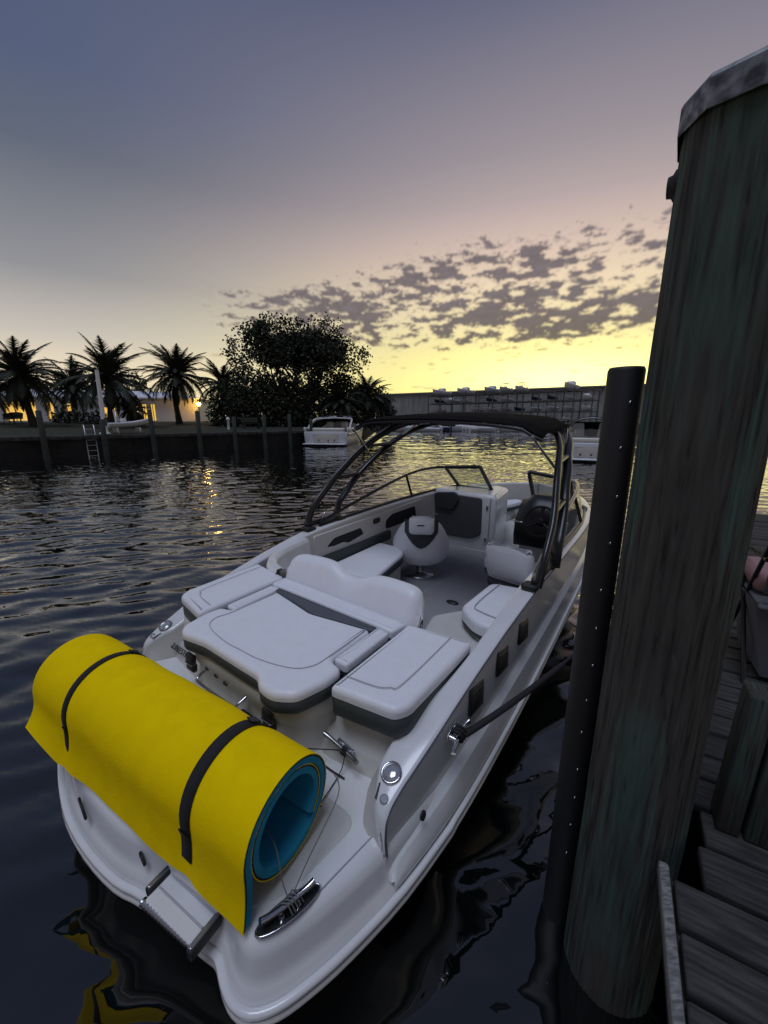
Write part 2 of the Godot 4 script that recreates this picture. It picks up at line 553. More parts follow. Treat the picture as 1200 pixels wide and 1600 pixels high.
# ---------------------------------------------------------------- water
func build_water() -> void:
	var na := FastNoiseLite.new(); na.seed = 2; na.frequency = 1.0; na.fractal_octaves = 2; na.noise_type = FastNoiseLite.TYPE_SIMPLEX_SMOOTH
	var nb := FastNoiseLite.new(); nb.seed = 9; nb.frequency = 1.0; nb.fractal_octaves = 1; nb.noise_type = FastNoiseLite.TYPE_SIMPLEX_SMOOTH
	var verts := PackedVector3Array()
	var norms := PackedVector3Array()
	var idx := PackedInt32Array()
	var cols := 560
	var z := -3.0
	var depths: Array = []
	while z < 140.0:
		depths.append(z)
		z += maxf(0.045, 0.0075 * (z + 2.0)) if z < 62.0 else 0.55
	var height := func(x: float, f: float) -> float:
		# ripples run across the canal; low swell, ripples and chop
		var xr := x * 0.94 + f * 0.34
		var fr := f * 0.94 - x * 0.34
		var calm := 0.6 + 0.4 * nb.get_noise_2d(xr * 0.16, fr * 0.16)
		var far := smoothstep(12.0, 30.0, f)
		var amp := lerpf(0.60, 0.95, smoothstep(2.0, 7.0, f)) * lerpf(1.0, 0.24, far)
		var v := 0.050 * na.get_noise_2d(xr * 0.50, fr * 1.15) * calm * amp
		v += 0.017 * nb.get_noise_2d(xr * 1.5 + 7.0, fr * 3.2) * amp
		v += 0.0016 * nb.get_noise_2d(xr * 4.0 + 90.0, fr * 7.5) * (1.0 - smoothstep(5.0, 14.0, f))
		v += 0.040 * far * nb.get_noise_2d(xr * 0.26 + 40.0, fr * 0.46)
		return v
	for i in depths.size():
		var f: float = depths[i]
		var wdt := (f + 5.0) * 1.75
		for j in cols + 1:
			var x := (float(j) / cols * 2.0 - 1.0) * wdt
			var e := maxf(0.02, 0.002 * f)
			var y0: float = height.call(x, f)
			var dx: float = (height.call(x + e, f) - y0) / e
			var df: float = (height.call(x, f + e) - y0) / e
			verts.append(Vector3(x, y0, -f))
			norms.append(Vector3(-dx, 1.0, df).normalized())
	for i in depths.size() - 1:
		for j in cols:
			var a := i * (cols + 1) + j
			idx.append_array([a, a + cols + 1, a + 1, a + 1, a + cols + 1, a + cols + 2])
	var arr := []
	arr.resize(Mesh.ARRAY_MAX)
	arr[Mesh.ARRAY_VERTEX] = verts
	arr[Mesh.ARRAY_NORMAL] = norms
	arr[Mesh.ARRAY_INDEX] = idx
	var mesh := ArrayMesh.new()
	mesh.add_surface_from_arrays(Mesh.PRIMITIVE_TRIANGLES, arr)
	var o := MeshInstance3D.new()
	o.mesh = mesh
	o.material_override = M.water
	o.name = "water"
	add_child(o)
	tag(o, "dark rippled canal water", "", "", "structure")

# ---------------------------------------------------------------- the boat
# boat axes: s = metres forward of the stern edge, h = above its waterline, t = to starboard
func V(s: float, h: float, t: float) -> Vector3:
	return Vector3(t, h, -s)

# s, rub-rail half width, rub-rail height, gunwale outer half width, gunwale height, gunwale inner half width
const HULL := [
	[0.628, 1.112, 0.314, 1.055, 0.470, 1.035], [0.640, 1.114, 0.314, 1.040, 0.545, 1.010], [0.665, 1.119, 0.315, 1.030, 0.612, 0.975], [0.74, 1.130, 0.316, 1.034, 0.662, 0.930], [0.82, 1.140, 0.317, 1.042, 0.692, 0.895],
	[1.00, 1.157, 0.320, 1.060, 0.755, 0.905], [1.20, 1.167, 0.326, 1.074, 0.815, 0.955], [1.45, 1.173, 0.335, 1.086, 0.870, 0.985],
	[1.76, 1.177, 0.350, 1.098, 0.925, 0.995], [2.30, 1.180, 0.385, 1.118, 0.990, 1.000], [3.00, 1.180, 0.455, 1.125, 0.998, 1.010],
	[3.90, 1.170, 0.545, 1.115, 0.985, 1.000], [4.60, 1.115, 0.610, 1.065, 0.975, 0.950], [5.20, 0.980, 0.660, 0.930, 0.965, 0.820],
	[5.70, 0.770, 0.700, 0.725, 0.955, 0.620], [6.05, 0.520, 0.725, 0.480, 0.945, 0.370], [6.25, 0.280, 0.740, 0.245, 0.940, 0.130], [6.34, 0.090, 0.745, 0.070, 0.938, 0.000]]
# stern edge in plan (s, t)
const STERN := [[0.98, -1.157], [0.66, -1.12], [0.40, -1.06], [0.25, -1.01], [0.15, -0.94], [0.085, -0.83], [0.05, -0.70], [0.01, -0.54], [-0.025, -0.32], [-0.025, -0.08], [0.0, 0.14], [0.045, 0.30],
	[0.098, 0.62], [0.110, 0.70], [0.085, 0.78], [0.076, 0.845], [0.095, 0.91], [0.155, 0.965], [0.25, 1.01], [0.40, 1.06], [0.66, 1.12], [0.98, 1.157]]

func stations() -> Array:
	var out: Array = []
	for i in HULL.size() - 1:
		for k in 5: out.append(lerpf(HULL[i][0], HULL[i + 1][0], k / 5.0))
	out.append(HULL[HULL.size() - 1][0])
	return out

func stern_path(grow: float) -> PackedVector2Array:
	var p: Array = []
	for q in STERN: p.append(Vector3(q[0], q[1], 0))
	var out := PackedVector2Array()
	for v in smooth_path(p, 3): out.append(Vector2(v.x, v.y))
	return out

func cushion(parent: Node3D, called: String, poly: PackedVector2Array, h0: float, h1: float, b := 0.03, m: Material = null, skirt := 0.0, puff := 0.008) -> MeshInstance3D:
	var c := Vector2.ZERO
	for p in poly: c += p
	c /= poly.size()
	var st := mb()
	var rings := bev(h0 + skirt, h1, b)
	slab(st, poly, rings, skirt <= 0.0)
	var o := put(st, called, M.vinyl if m == null else m, parent)
	if skirt > 0.0:
		var sk := mb()
		slab(sk, poly, [[0.006, h0], [0.002, h0 + 0.012], [0.002, h0 + skirt], [0.05, h0 + skirt]], true)
		put(sk, "skirt", M.vinyl_dark, o)
	return o

func seam(parent: Node3D, pts: Array, closed := false, r := 0.0024) -> void:
	var st := mb()
	var p: Array = smooth_path(pts, 5)
	tube(st, p, r, 6, not closed)
	put(st, "piping", M.seam, parent)

func cleat(parent: Node3D, called: String, xf: Transform3D, length := 0.2, m: Material = null) -> MeshInstance3D:
	var st := mb()
	var l := length * 0.5
	tube(st, smooth_path([xf * Vector3(-l, 0.052, 0), xf * Vector3(-l * 0.75, 0.044, 0), xf * Vector3(-l * 0.3, 0.040, 0), xf * Vector3(0, 0.039, 0), xf * Vector3(l * 0.3, 0.040, 0), xf * Vector3(l * 0.75, 0.044, 0), xf * Vector3(l, 0.052, 0)], 3), 0.0115, 10)
	for x in [-0.3, 0.3]:
		lathe(st, [Vector2(0.016, 0.0), Vector2(0.012, 0.012), Vector2(0.010, 0.038)], xf * Transform3D(Basis(), Vector3(x * l, 0, 0)), 10)
	box(st, xf * Transform3D(Basis(), Vector3(0, 0.003, 0)), Vector3(length * 0.5, 0.006, 0.046), 0.0028)
	return put(st, called, M.chrome if m == null else m, parent)

func build_boat() -> void:
	var B := thing("sport_boat", "white open sport boat with black arch and sunpad, tied beside the wooden dock", "boat")
	# the boat's own axes turn 36.3 degrees to the right of the camera's and it floats about two degrees bow up
	var yaw := deg_to_rad(36.3)
	var rel := Basis(Vector3.UP, -yaw)
	var cam_in_boat := V(-0.30, 2.2, 1.7327)
	var tilt := Basis(Vector3.RIGHT, deg_to_rad(15.334 - PITCH))
	B.transform = Transform3D(tilt * rel, Vector3(0, CAM_H, 0) - (tilt * rel) * cam_in_boat)
	boat = B
	var ss := stations()
	# --- hull sides above the rub rail
	var st := mb()
	for sd in [-1.0, 1.0]:
		var rows: Array = []
		for s in ss:
			var wr := table(HULL, s, 1)
			var hr := table(HULL, s, 2)
			var wg := table(HULL, s, 3)
			var hg := table(HULL, s, 4)
			var d := hg - hr
			var soft := smoothstep(0.67, 1.5, s)
			var prof := [[wr - 0.004, hr + 0.028], [wr - 0.010, hr + 0.07], [lerpf(wr, wg, 0.42), hr + d * 0.30], [lerpf(wr, wg, 0.72) - 0.010, hr + d * 0.37], [lerpf(wr, wg, 0.86), hr + d * lerpf(0.62, 0.68, soft)], [wg + 0.004, hg - 0.012]]
			var row := PackedVector3Array()
			for p in prof: row.append(V(s, p[1], sd * p[0]))
			rows.append(row)
		# creases stay crisp: one strip for each run between them
		for k in [[0, 1, 2], [2, 3], [3, 4, 5]]:
			var part: Array = []
			for r in rows:
				var q := PackedVector3Array()
				for j in k: q.append(r[j])
				part.append(q)
			loft(st, part, false, false, 1 + k[0] + (10 if sd > 0 else 0))
		# close the blunt wing tip at the stern
		st.set_smooth_group(0xFFFFFFFF)
	var hull := put(st, "hull", M.gel, B)
	# --- lower hull, below the rub rail
	st = mb()
	for sd in [-1.0, 1.0]:
		var rows: Array = []
		for s in ss:
			var wr := table(HULL, s, 1)
			var hr := table(HULL, s, 2)
			var row := PackedVector3Array()
			for p in [[wr - 0.006, hr - 0.022], [wr - 0.03, hr - 0.05], [maxf(wr - 0.09, 0.0), hr * 0.45], [maxf(wr - 0.13, 0.0), 0.02], [maxf(wr - 0.16, 0.0), -0.1], [0.0, -0.42 + 0.06 * maxf(s - 3.5, 0.0) * maxf(s - 3.5, 0.0) * 0.8]]: row.append(V(s, p[1], sd * p[0]))
			rows.append(row)
		loft(st, rows)
	tri(st, V(0.67, 0.29, -1.11), V(0.67, 0.29, 1.11), V(0.67, -0.42, 0))
	put(st, "lower_hull", M.hull_dark, B)
	# --- rub rail: two ridges that run round the stern
	for lv in [[0.0, 0.014, 0.016], [-0.036, 0.020, 0.013]]:
		st = mb()
		var path: Array = []
		for i in range(ss.size() - 1, -1, -1):
			var s: float = ss[i]
			if s > 1.0: path.append(V(s, table(HULL, s, 2) + lv[0], -table(HULL, s, 1) - lv[1] + 0.012))
		for q in stern_path(0):
			var o := Vector2(q.x, q.y)
			var nrm: Vector2 = Vector2(q.x - 0.6, q.y).normalized() * (lv[1] - 0.008)
			path.append(V(o.x + nrm.x, 0.322 + lv[0] - 0.03 * (1.0 - clampf(absf(q.y) - 0.2, 0, 1)), o.y + nrm.y))
		for s in ss:
			if s > 1.0: path.append(V(s, table(HULL, s, 2) + lv[0], table(HULL, s, 1) + lv[1] - 0.012))
		tube(st, path, lv[2], 8)
		put(st, "rub_rail", M.gel if lv[0] == 0.0 else M.liner, B)
	# --- swim platform
	var plat := stern_path(0)
	var pl := PackedVector2Array()
	for q in plat: pl.append(q)
	pl.append(Vector2(1.25, 1.08)); pl.append(Vector2(1.25, -1.08))
	st = mb()
	slab(st, pl, [[0.05, 0.20], [0.012, 0.262], [0.006, 0.285], [0.010, 0.330], [0.030, 0.350], [0.045, 0.385], [0.056, 0.440], [0.070, 0.472], [0.088, 0.490], [0.112, 0.498], [0.14, 0.500]], true)
	var swim := put(st, "swim_platform", M.gel, B)
	st = mb()
	var pad := round_poly([Vector2(0.13, -0.80), Vector2(0.13, 0.72), Vector2(0.30, 0.86), Vector2(0.66, 0.90), Vector2(0.66, -0.90), Vector2(0.30, -0.86)], 0.08)
	slab(st, pad, [[0.0, 0.497], [0.002, 0.5025], [0.01, 0.503]])
	put(st, "tread_pad", M.nonskid, swim)
	# hatch lines and small fittings of the platform
	for l in [[V(0.30, 0.503, 0.93), V(0.72, 0.503, 0.99)], [V(0.11, 0.503, 0.24), V(0.17, 0.503, 0.27)]]:
		st = mb(); tube(st, l, 0.0022, 6)
		put(st, "seam_line", M.seam, swim)
	st = mb(); lathe(st, [Vector2(0.011, 0.0), Vector2(0.011, 0.004)], Transform3D(Basis(), V(0.716, 0.4985, 0.985)), 12)
	put(st, "socket", M.rubber, swim)
	for q in [[-0.19, 0.008, 0.13], [0.25, 0.075, 0.06]]:
		st = mb()
		box(st, Transform3D(Basis(Vector3.UP, -0.12), V(q[1] - 0.005, 0.425, q[0])), Vector3(q[2], 0.026, 0.012), 0.005)
		put(st, "badge", M.decal, swim)
	# --- boarding ladder folded in its recess
	var lad := Node3D.new(); lad.name = "boarding_ladder"; B.add_child(lad)
	lad.position = V(0.030, 0.006, 0.0)
	var lt := [0.375, 0.672]
	for i in 2:
		st = mb()
		box(st, Transform3D(Basis(Vector3.UP, 0.1), V(0.060, 0.405, lt[i])), Vector3(0.030, 0.045, 0.125), 0.008)
		put(st, "side_rail", M.rubber, lad)
		st = mb()
		box(st, Transform3D(Basis(Vector3.UP, 0.1), V(0.060, 0.430, lt[i])), Vector3(0.017, 0.010, 0.115), 0.004)
		put(st, "rail_cap", M.steel, lad)
	st = mb()
	box(st, Transform3D(Basis(Vector3.UP, 0.13), V(0.062, 0.395, 0.523)), Vector3(0.275, 0.03, 0.13), 0.008)
	put(st, "hatch", M.gel, lad)
	for k in 2:
		st = mb(); tube(st, [V(0.035 + 0.05 * k, 0.4115, 0.40), V(0.065 + 0.05 * k, 0.4115, 0.65)], 0.004, 6)
		put(st, "rib", M.seam, lad)
	st = mb()
	var tr: Array = []
	for k in 33:
		var u := k / 32.0
		tr.append(V(lerpf(-0.020, 0.025, u), 0.392, lerpf(0.385, 0.665, u)))
	var rr: Array = []
	for k in 33: rr.append(0.017 if k % 2 == 0 else 0.013)
	tube(st, tr, rr, 8)
	put(st, "tread", M.steel, lad)
	# --- gunwale caps and the inner liner of the cockpit
	st = mb()
	for sd in [-1.0, 1.0]:
		var rows: Array = []
		for s in ss:
			var wg := table(HULL, s, 3)
			var hg := table(HULL, s, 4)
			var wi := table(HULL, s, 5)
			var row := PackedVector3Array()
			for p in [[wg + 0.004, hg - 0.012], [wg - 0.004, hg - 0.002], [wg - 0.016, hg + 0.002], [wi + 0.02, hg + 0.003], [wi + 0.006, hg - 0.002], [wi, hg - 0.014]]: row.append(V(s, p[1], sd * maxf(p[0], 0.0)))
			rows.append(row)
		loft(st, rows)
	put(st, "gunwale", M.gel, B)
	st = mb()
	for sd in [-1.0, 1.0]:
		var rows: Array = []
		for s in ss:
			var wi := table(HULL, s, 5)
			var hg := table(HULL, s, 4)
			var foot := 0.49 if s < 1.45 else 0.25
			if s > 4.7: foot = 0.42
			var row := PackedVector3Array()
			var lean := 0.05 if s < 1.2 else 0.02
			for p in [[wi, hg - 0.014], [wi - lean * 0.3, hg - 0.06], [wi - lean, lerpf(hg, foot, 0.7)], [wi - lean - 0.02, foot - 0.01]]: row.append(V(s, p[1], sd * maxf(p[0], 0.0)))
			rows.append(row)
		loft(st, rows)
	var liner := put(st, "liner", M.liner, B)
	# trim strip that follows the outer edge of the gunwale
	for sd in [-1.0, 1.0]:
		st = mb()
		var p: Array = []
		for s in ss:
			if s < 4.6: p.append(V(s + 0.012, table(HULL, s, 4) - 0.006, sd * (table(HULL, s, 3) + 0.002)))
		tube(st, p, 0.0045, 6)
		put(st, "trim_strip", M.vinyl_grey, B)
	# --- floors
	st = mb()
	slab(st, round_poly([Vector2(1.6, -1.0), Vector2(1.6, 1.0), Vector2(4.75, 0.98), Vector2(5.3, 0.3), Vector2(5.3, -0.3), Vector2(4.75, -0.98)], 0.05), [[0, 0.18], [0, 0.25], [0.01, 0.25]])
	var fl := put(st, "floor", M.cockpit_floor, B)
	st = mb(); lathe(st, [Vector2(0.06, 0), Vector2(0.06, 0.006), Vector2(0.045, 0.012)], Transform3D(Basis().scaled(Vector3(1.1, 1, 0.7)), V(3.04, 0.252, 0.14)), 16)
	put(st, "drain", M.black_plastic, fl)
	st = mb(); tube(st, [V(2.7, 0.252, -0.25), V(4.5, 0.252, -0.05)], 0.004, 6); put(st, "seam_line", M.seam, fl)
	st = mb(); tube(st, [V(4.55, 0.256, -0.45), V(4.6, 0.256, 0.33)], 0.008, 6); put(st, "seam_line", M.liner, fl)
	st = mb()
	slab(st, round_poly([Vector2(1.66, 0.40), Vector2(2.2, 0.30), Vector2(2.45, 0.24), Vector2(2.70, 0.42), Vector2(2.52, 0.78), Vector2(2.3, 0.97), Vector2(1.66, 0.97)], 0.06), bev(0.25, 0.42, 0.02))
	put(st, "step", M.nonskid, B)
	# bow floor and bow cushions
	st = mb()
	slab(st, round_poly([Vector2(5.25, -0.8), Vector2(5.25, 0.8), Vector2(5.7, 0.58), Vector2(6.2, 0.1), Vector2(6.2, -0.1), Vector2(5.7, -0.58)], 0.05), [[0, 0.2], [0, 0.42], [0.01, 0.42]])
	put(st, "bow_floor", M.nonskid, B)
	for sd in [-1.0, 1.0]:
		var bc := cushion(B, "bow_cushion", round_poly([Vector2(5.05, sd * 0.42), Vector2(5.05, sd * 0.78), Vector2(5.65, sd * 0.56), Vector2(6.05, sd * 0.24), Vector2(5.98, sd * 0.12), Vector2(5.7, sd * 0.2)], 0.05), 0.58, 0.70, 0.03, null, 0.06)
		st = mb()
		slab(st, round_poly([Vector2(5.05, sd * 0.44), Vector2(5.05, sd * 0.82), Vector2(5.65, sd * 0.6), Vector2(6.05, sd * 0.25), Vector2(5.7, sd * 0.22)], 0.05), [[0.0, 0.42], [0.0, 0.585], [0.01, 0.585]])
		put(st, "bow_bench", M.liner, B)
		# grab bars and pads on the bow's inner side
		st = mb()
		var q0 := V(5.05, 0.86, sd * 0.845)
		var q1 := V(5.55, 0.85, sd * 0.66)
		box(st, Transform3D(Basis.looking_at(q1 - q0), (q0 + q1) * 0.5), Vector3(0.03, 0.07, q0.distance_to(q1)), 0.012)
		put(st, "bow_pad", M.vinyl_dark, B)
	# --- engine hatch under the sunpad
	var aft := [Vector2(0.655, -0.46), Vector2(0.67, -0.40), Vector2(0.692, -0.26), Vector2(0.69, 0.0), Vector2(0.69, 0.24), Vector2(0.66, 0.32), Vector2(0.645, 0.40)]
	var pad_raw: Array = [Vector2(0.70, -0.52), Vector2(0.655, -0.45)]
	for k in [[0.672, -0.36], [0.69, -0.26], [0.69, -0.1], [0.69, 0.1], [0.692, 0.225], [0.645, 0.285], [0.640, 0.39]]: pad_raw.append(Vector2(k[0], k[1]))
	for k in [[0.70, 0.49], [0.86, 0.535], [0.97, 0.535], [0.995, 0.435], [1.338, 0.435], [1.30, 0.2], [1.265, 0.0], [1.30, -0.2], [1.338, -0.43], [0.995, -0.435], [0.97, -0.535], [0.86, -0.55]]: pad_raw.append(Vector2(k[0], k[1]))
	var pad_poly := round_poly(pad_raw, 0.035, 3)
	st = mb()
	slab(st, round_poly([Vector2(0.74, -0.50), Vector2(0.715, -0.30), Vector2(0.72, 0.0), Vector2(0.715, 0.26), Vector2(0.71, 0.40), Vector2(0.78, 0.49), Vector2(1.0, 0.51), Vector2(1.6, 0.51), Vector2(1.6, -0.51), Vector2(1.0, -0.51)], 0.06), [[-0.03, 0.49], [-0.012, 0.50], [0.0, 0.525], [0.006, 0.66], [-0.012, 0.675], [-0.016, 0.75], [0.0, 0.785], [0.02, 0.79]])
	var hatch := put(st, "engine_hatch", M.liner, B)
	for q in [[-0.475, 0.66], [0.27, 0.645]]:
		var la := Node3D.new(); la.name = "vent"; B.add_child(la, true)
		for k in 2:
			st = mb(); box(st, Transform3D(Basis(Vector3.RIGHT, -0.1), V(0.700, q[1] + 0.031 - 0.058 * k, q[0])), Vector3(0.086, 0.054, 0.03), 0.008); put(st, "grille", M.grille, la)
		st = mb(); box(st, Transform3D(Basis(Vector3.RIGHT, -0.1), V(0.694, q[1], q[0])), Vector3(0.082, 0.006, 0.036), 0.002); put(st, "bar", M.steel, la)
	st = mb()
	tube(st, smooth_path([V(0.715, 0.665, -0.33), V(0.655, 0.65, -0.32), V(0.640, 0.640, -0.28), V(0.645, 0.640, 0.02), V(0.66, 0.655, 0.06), V(0.715, 0.675, 0.07)], 5), 0.008, 8)
	put(st, "grab_handle", M.chrome, B)
	for k in 3:
		st = mb(); box(st, Transform3D(Basis(), V(0.708, 0.69 - 0.01 * k, -0.30 + 0.09 * k)), Vector3(0.035, 0.02, 0.02), 0.006); put(st, "hook", M.black_plastic, B)
	st = mb(); box(st, Transform3D(Basis(Vector3.RIGHT, -0.1), V(0.705, 0.545, 0.07)), Vector3(0.11, 0.05, 0.02), 0.006); put(st, "socket_cover", M.black_plastic, B)
	# --- bases under the side cushions, sloping down to the platform
	for sd in [-1.0, 1.0]:
		st = mb()
		var fa := 0.0 if sd > 0 else 0.075
		slab(st, round_poly([Vector2(0.90 - fa, sd * 0.53), Vector2(0.955 - fa, sd * 0.94), Vector2(1.7, sd * 0.985), Vector2(1.7, sd * 0.50)], 0.05), [[-0.10, 0.49], [-0.055, 0.56], [-0.05, 0.58], [-0.012, 0.60], [0.005, 0.70], [0.02, 0.755], [0.04, 0.76]])
		put(st, "cushion_base", M.liner, B)
	# --- cushions
	var pw := cushion(B, "sunpad", pad_poly, 0.785, 0.905, 0.032, null, 0.072, 0.0)
	seam(pw, [V(1.315, 0.908, -0.40), V(0.98, 0.908, -0.405), V(0.86, 0.908, -0.425), V(0.785, 0.908, -0.36), V(0.752, 0.908, -0.16), V(0.755, 0.908, 0.0), V(0.765, 0.908, 0.15), V(0.815, 0.908, 0.33), V(0.89, 0.908, 0.405), V(1.0, 0.908, 0.418), V(1.31, 0.908, 0.415)])
	for sd in [-1.0, 1.0]:
		cushion(B, "sunpad_strip", round_poly([Vector2(1.005, sd * 0.443), Vector2(1.005, sd * 0.535), Vector2(1.385, sd * 0.535), Vector2(1.385, sd * 0.443)], 0.02), 0.80, 0.902, 0.018, null, 0.05, 0.0)
		var sc := cushion(B, "side_cushion", round_poly([Vector2(0.835, sd * 0.575), Vector2(1.53, sd * 0.575), Vector2(1.58, sd * 0.972), Vector2(0.955, sd * 0.955), Vector2(0.89, sd * 0.915)], 0.03), 0.745, 0.905, 0.03, null, 0.105)
		seam(sc, [V(1.53, 0.914, sd * 0.86), V(1.05, 0.914, sd * 0.855), V(0.99, 0.914, sd * 0.82), V(0.955, 0.914, sd * 0.76), V(0.93, 0.914, sd * 0.60)])
	cushion(B, "headrest_strip", round_poly([Vector2(1.395, -0.555), Vector2(1.395, 0.545), Vector2(1.525, 0.565), Vector2(1.525, -0.57)], 0.02), 0.80, 0.905, 0.02, null, 0.05, 0.0)
	cushion(B, "wedge_insert", round_poly([Vector2(1.39, -0.47), Vector2(1.39, 0.437), Vector2(1.343, 0.437), Vector2(1.308, 0.2), Vector2(1.272, 0.0), Vector2(1.308, -0.2), Vector2(1.343, -0.47)], 0.01), 0.80, 0.897, 0.012, M.vinyl_grey, 0.0, 0.0)
	# gap between the pads: darkened by a near-black sheet below them
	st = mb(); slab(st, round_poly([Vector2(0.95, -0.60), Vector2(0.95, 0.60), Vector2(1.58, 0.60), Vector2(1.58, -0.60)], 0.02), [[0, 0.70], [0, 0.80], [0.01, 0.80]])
	put(st, "dark_gap_sheet", M.gap, B)
	# backrest with a dip in the middle
	st = mb()
	var TOP := [[-0.615, 0.90], [-0.60, 0.97], [-0.56, 1.035], [-0.50, 1.062], [-0.40, 1.076], [-0.25, 1.084], [-0.15, 1.078], [-0.09, 1.058], [-0.03, 1.028], [0.05, 1.022], [0.12, 1.036], [0.19, 1.066], [0.28, 1.082], [0.45, 1.084], [0.54, 1.074], [0.58, 1.045], [0.605, 0.97], [0.615, 0.90]]
	var rows: Array = []
	for i in 49:
		var tt := lerpf(-0.615, 0.615, i / 48.0)
		var ht := table(TOP, tt, 1)
		var endk := smoothstep(0.615, 0.57, absf(tt))
		var th := lerpf(0.03, 0.075, endk)
		var row := PackedVector3Array()
		for p in [[-th - 0.01, 0.86], [-th * 0.98, 0.94], [-th * 0.8, ht - 0.05], [-th * 0.55, ht - 0.018], [-th * 0.1, ht - 0.002], [th * 0.35, ht - 0.006], [th * 0.75, ht - 0.035], [th, ht - 0.10], [th + 0.03, 0.7], [th + 0.03, 0.5]]: row.append(V(1.625 + p[0] + 0.22 * (p[1] - 0.9), p[1], tt))
		rows.append(row)
	loft(st, rows)
	fan(st, rows[0], 0); fan(st, rows[48], 0)
	put(st, "backrest", M.vinyl, B)
	cushion(B, "aft_bench_cushion", round_poly([Vector2(1.74, -0.95), Vector2(1.74, 0.40), Vector2(2.12, 0.30), Vector2(2.2, 0.1), Vector2(2.2, -0.8), Vector2(2.1, -0.95)], 0.08), 0.5, 0.64, 0.04, null, 0.05)
	st = mb(); slab(st, round_poly([Vector2(1.7, -0.97), Vector2(1.7, 0.42), Vector2(2.1, 0.32), Vector2(2.15, 0.1), Vector2(2.15, -0.8)], 0.08), [[0, 0.25], [0, 0.505], [0.01, 0.505]]); put(st, "aft_bench", M.liner, B)
	# wrap-around coaming of the port aft corner
	for sd in [-1.0, 1.0]:
		st = mb()
		rows = []
		for q in smooth_path([Vector3(1.54, -0.62, 0), Vector3(1.60, -0.80, 0), Vector3(1.70, -0.90, 0), Vector3(1.86, -0.955, 0), Vector3(2.12, -0.985, 0)], 4):
			var tq: float = q.y * -sd
			var row := PackedVector3Array()
			var top: float = 0.955 + 0.03 * (q.x - 1.5)
			for p in [[0.05, top - 0.06], [0.03, top - 0.01], [0.0, top], [-0.035, top - 0.012], [-0.05, top - 0.05], [-0.06, 0.55]]: row.append(V(q.x - p[0] * 0.7, p[1], tq + sd * p[0] * 0.7))
			rows.append(row)
		loft(st, rows)
		if sd < 0: put(st, "coaming", M.gel, B)
	# --- port side: pocket recesses as raised near-black panels for their shade, speaker, bench
	var side := func(called: String, pts: Array, th: float, m: Material, parent: Node3D) -> MeshInstance3D:
		var sm := mb()
		var poly := round_poly(pts, 0.03, 3)
		var ra: Array = []
		for rg in [[0.0, 0.0], [0.0, th * 0.7], [0.006, th], [0.012, th]]:
			var row := PackedVector3Array()
			for q in inset(poly, rg[0]): row.append(V(q.x, q.y, -0.995 + rg[1]))
			ra.append(row)
		loft(sm, ra, false, true)
		sm.set_smooth_group(0xFFFFFFFF)
		var ids := Geometry2D.triangulate_polygon(poly)
		for i in range(0, ids.size(), 3): tri(sm, ra[3][ids[i]], ra[3][ids[i + 1]], ra[3][ids[i + 2]])
		return put(sm, called, m, parent)
	side.call("side_panel", [Vector2(2.24, 0.55), Vector2(2.24, 0.95), Vector2(4.55, 0.94), Vector2(4.55, 0.40)], 0.020, M.liner, B)
	side.call("pocket_shade", [Vector2(2.40, 0.790), Vector2(2.52, 0.862), Vector2(2.95, 0.862), Vector2(3.0, 0.775), Vector2(2.74, 0.742), Vector2(2.66, 0.775), Vector2(2.52, 0.772)], 0.026, M.gap, B)
	side.call("seat_back_pad", [Vector2(2.30, 0.60), Vector2(2.30, 0.718), Vector2(3.0, 0.70), Vector2(3.5, 0.70), Vector2(3.5, 0.58)], 0.05, M.vinyl_dark, B)
	side.call("speaker", [Vector2(3.17, 0.845), Vector2(3.17, 0.905), Vector2(3.30, 0.908), Vector2(3.30, 0.838)], 0.034, M.grille, B)
	side.call("pocket_shade", [Vector2(3.42, 0.72), Vector2(3.42, 0.83), Vector2(3.55, 0.885), Vector2(4.08, 0.88), Vector2(4.13, 0.70)], 0.026, M.gap, B)
	cushion(B, "bench_cushion", round_poly([Vector2(2.36, -0.93), Vector2(2.36, -0.36), Vector2(3.10, -0.50), Vector2(3.24, -0.62), Vector2(3.24, -0.93)], 0.05), 0.50, 0.62, 0.03, null, 0.085)
	st = mb(); slab(st, round_poly([Vector2(2.38, -0.97), Vector2(2.38, -0.40), Vector2(3.10, -0.53), Vector2(3.2, -0.64), Vector2(3.2, -0.97)], 0.04), [[0, 0.25], [0, 0.505], [0.01, 0.505]]); put(st, "bench", M.liner, B)
	# --- starboard jump seat
	var js := cushion(B, "jump_seat_cushion", round_poly([Vector2(2.27, 0.70), Vector2(2.43, 0.50), Vector2(3.02, 0.53), Vector2(3.1, 0.95), Vector2(2.27, 0.95)], 0.08), 0.46, 0.60, 0.04, null, 0.04)
	seam(js, [V(3.0, 0.607, 0.62), V(2.52, 0.607, 0.60), V(2.43, 0.607, 0.68), V(2.40, 0.607, 0.90)], false, 0.005)
	st = mb(); slab(st, round_poly([Vector2(2.30, 0.72), Vector2(2.45, 0.53), Vector2(3.0, 0.56), Vector2(3.08, 0.97), Vector2(2.3, 0.97)], 0.06), [[0, 0.25], [0, 0.465], [0.01, 0.465]]); put(st, "jump_seat", M.liner, B)
	# --- chairs
	bucket_chair(B, V(3.46, 0.25, -0.50), 0.55)
	var hs := Node3D.new(); hs.name = "helm_seat"; B.add_child(hs)
	hs.transform = Transform3D(Basis(Vector3.UP, -0.12), V(3.42, 0.25, 0.66))
	st = mb(); lathe(st, [Vector2(0.16, 0), Vector2(0.16, 0.012), Vector2(0.05, 0.03), Vector2(0.05, 0.2)], Transform3D(), 18); put(st, "pedestal", M.steel, hs)
	st = mb(); box(st, Transform3D(Basis(), Vector3(0, 0.25, 0)), Vector3(0.46, 0.10, 0.46), 0.03); put(st, "seat_base", M.vinyl_dark, hs)
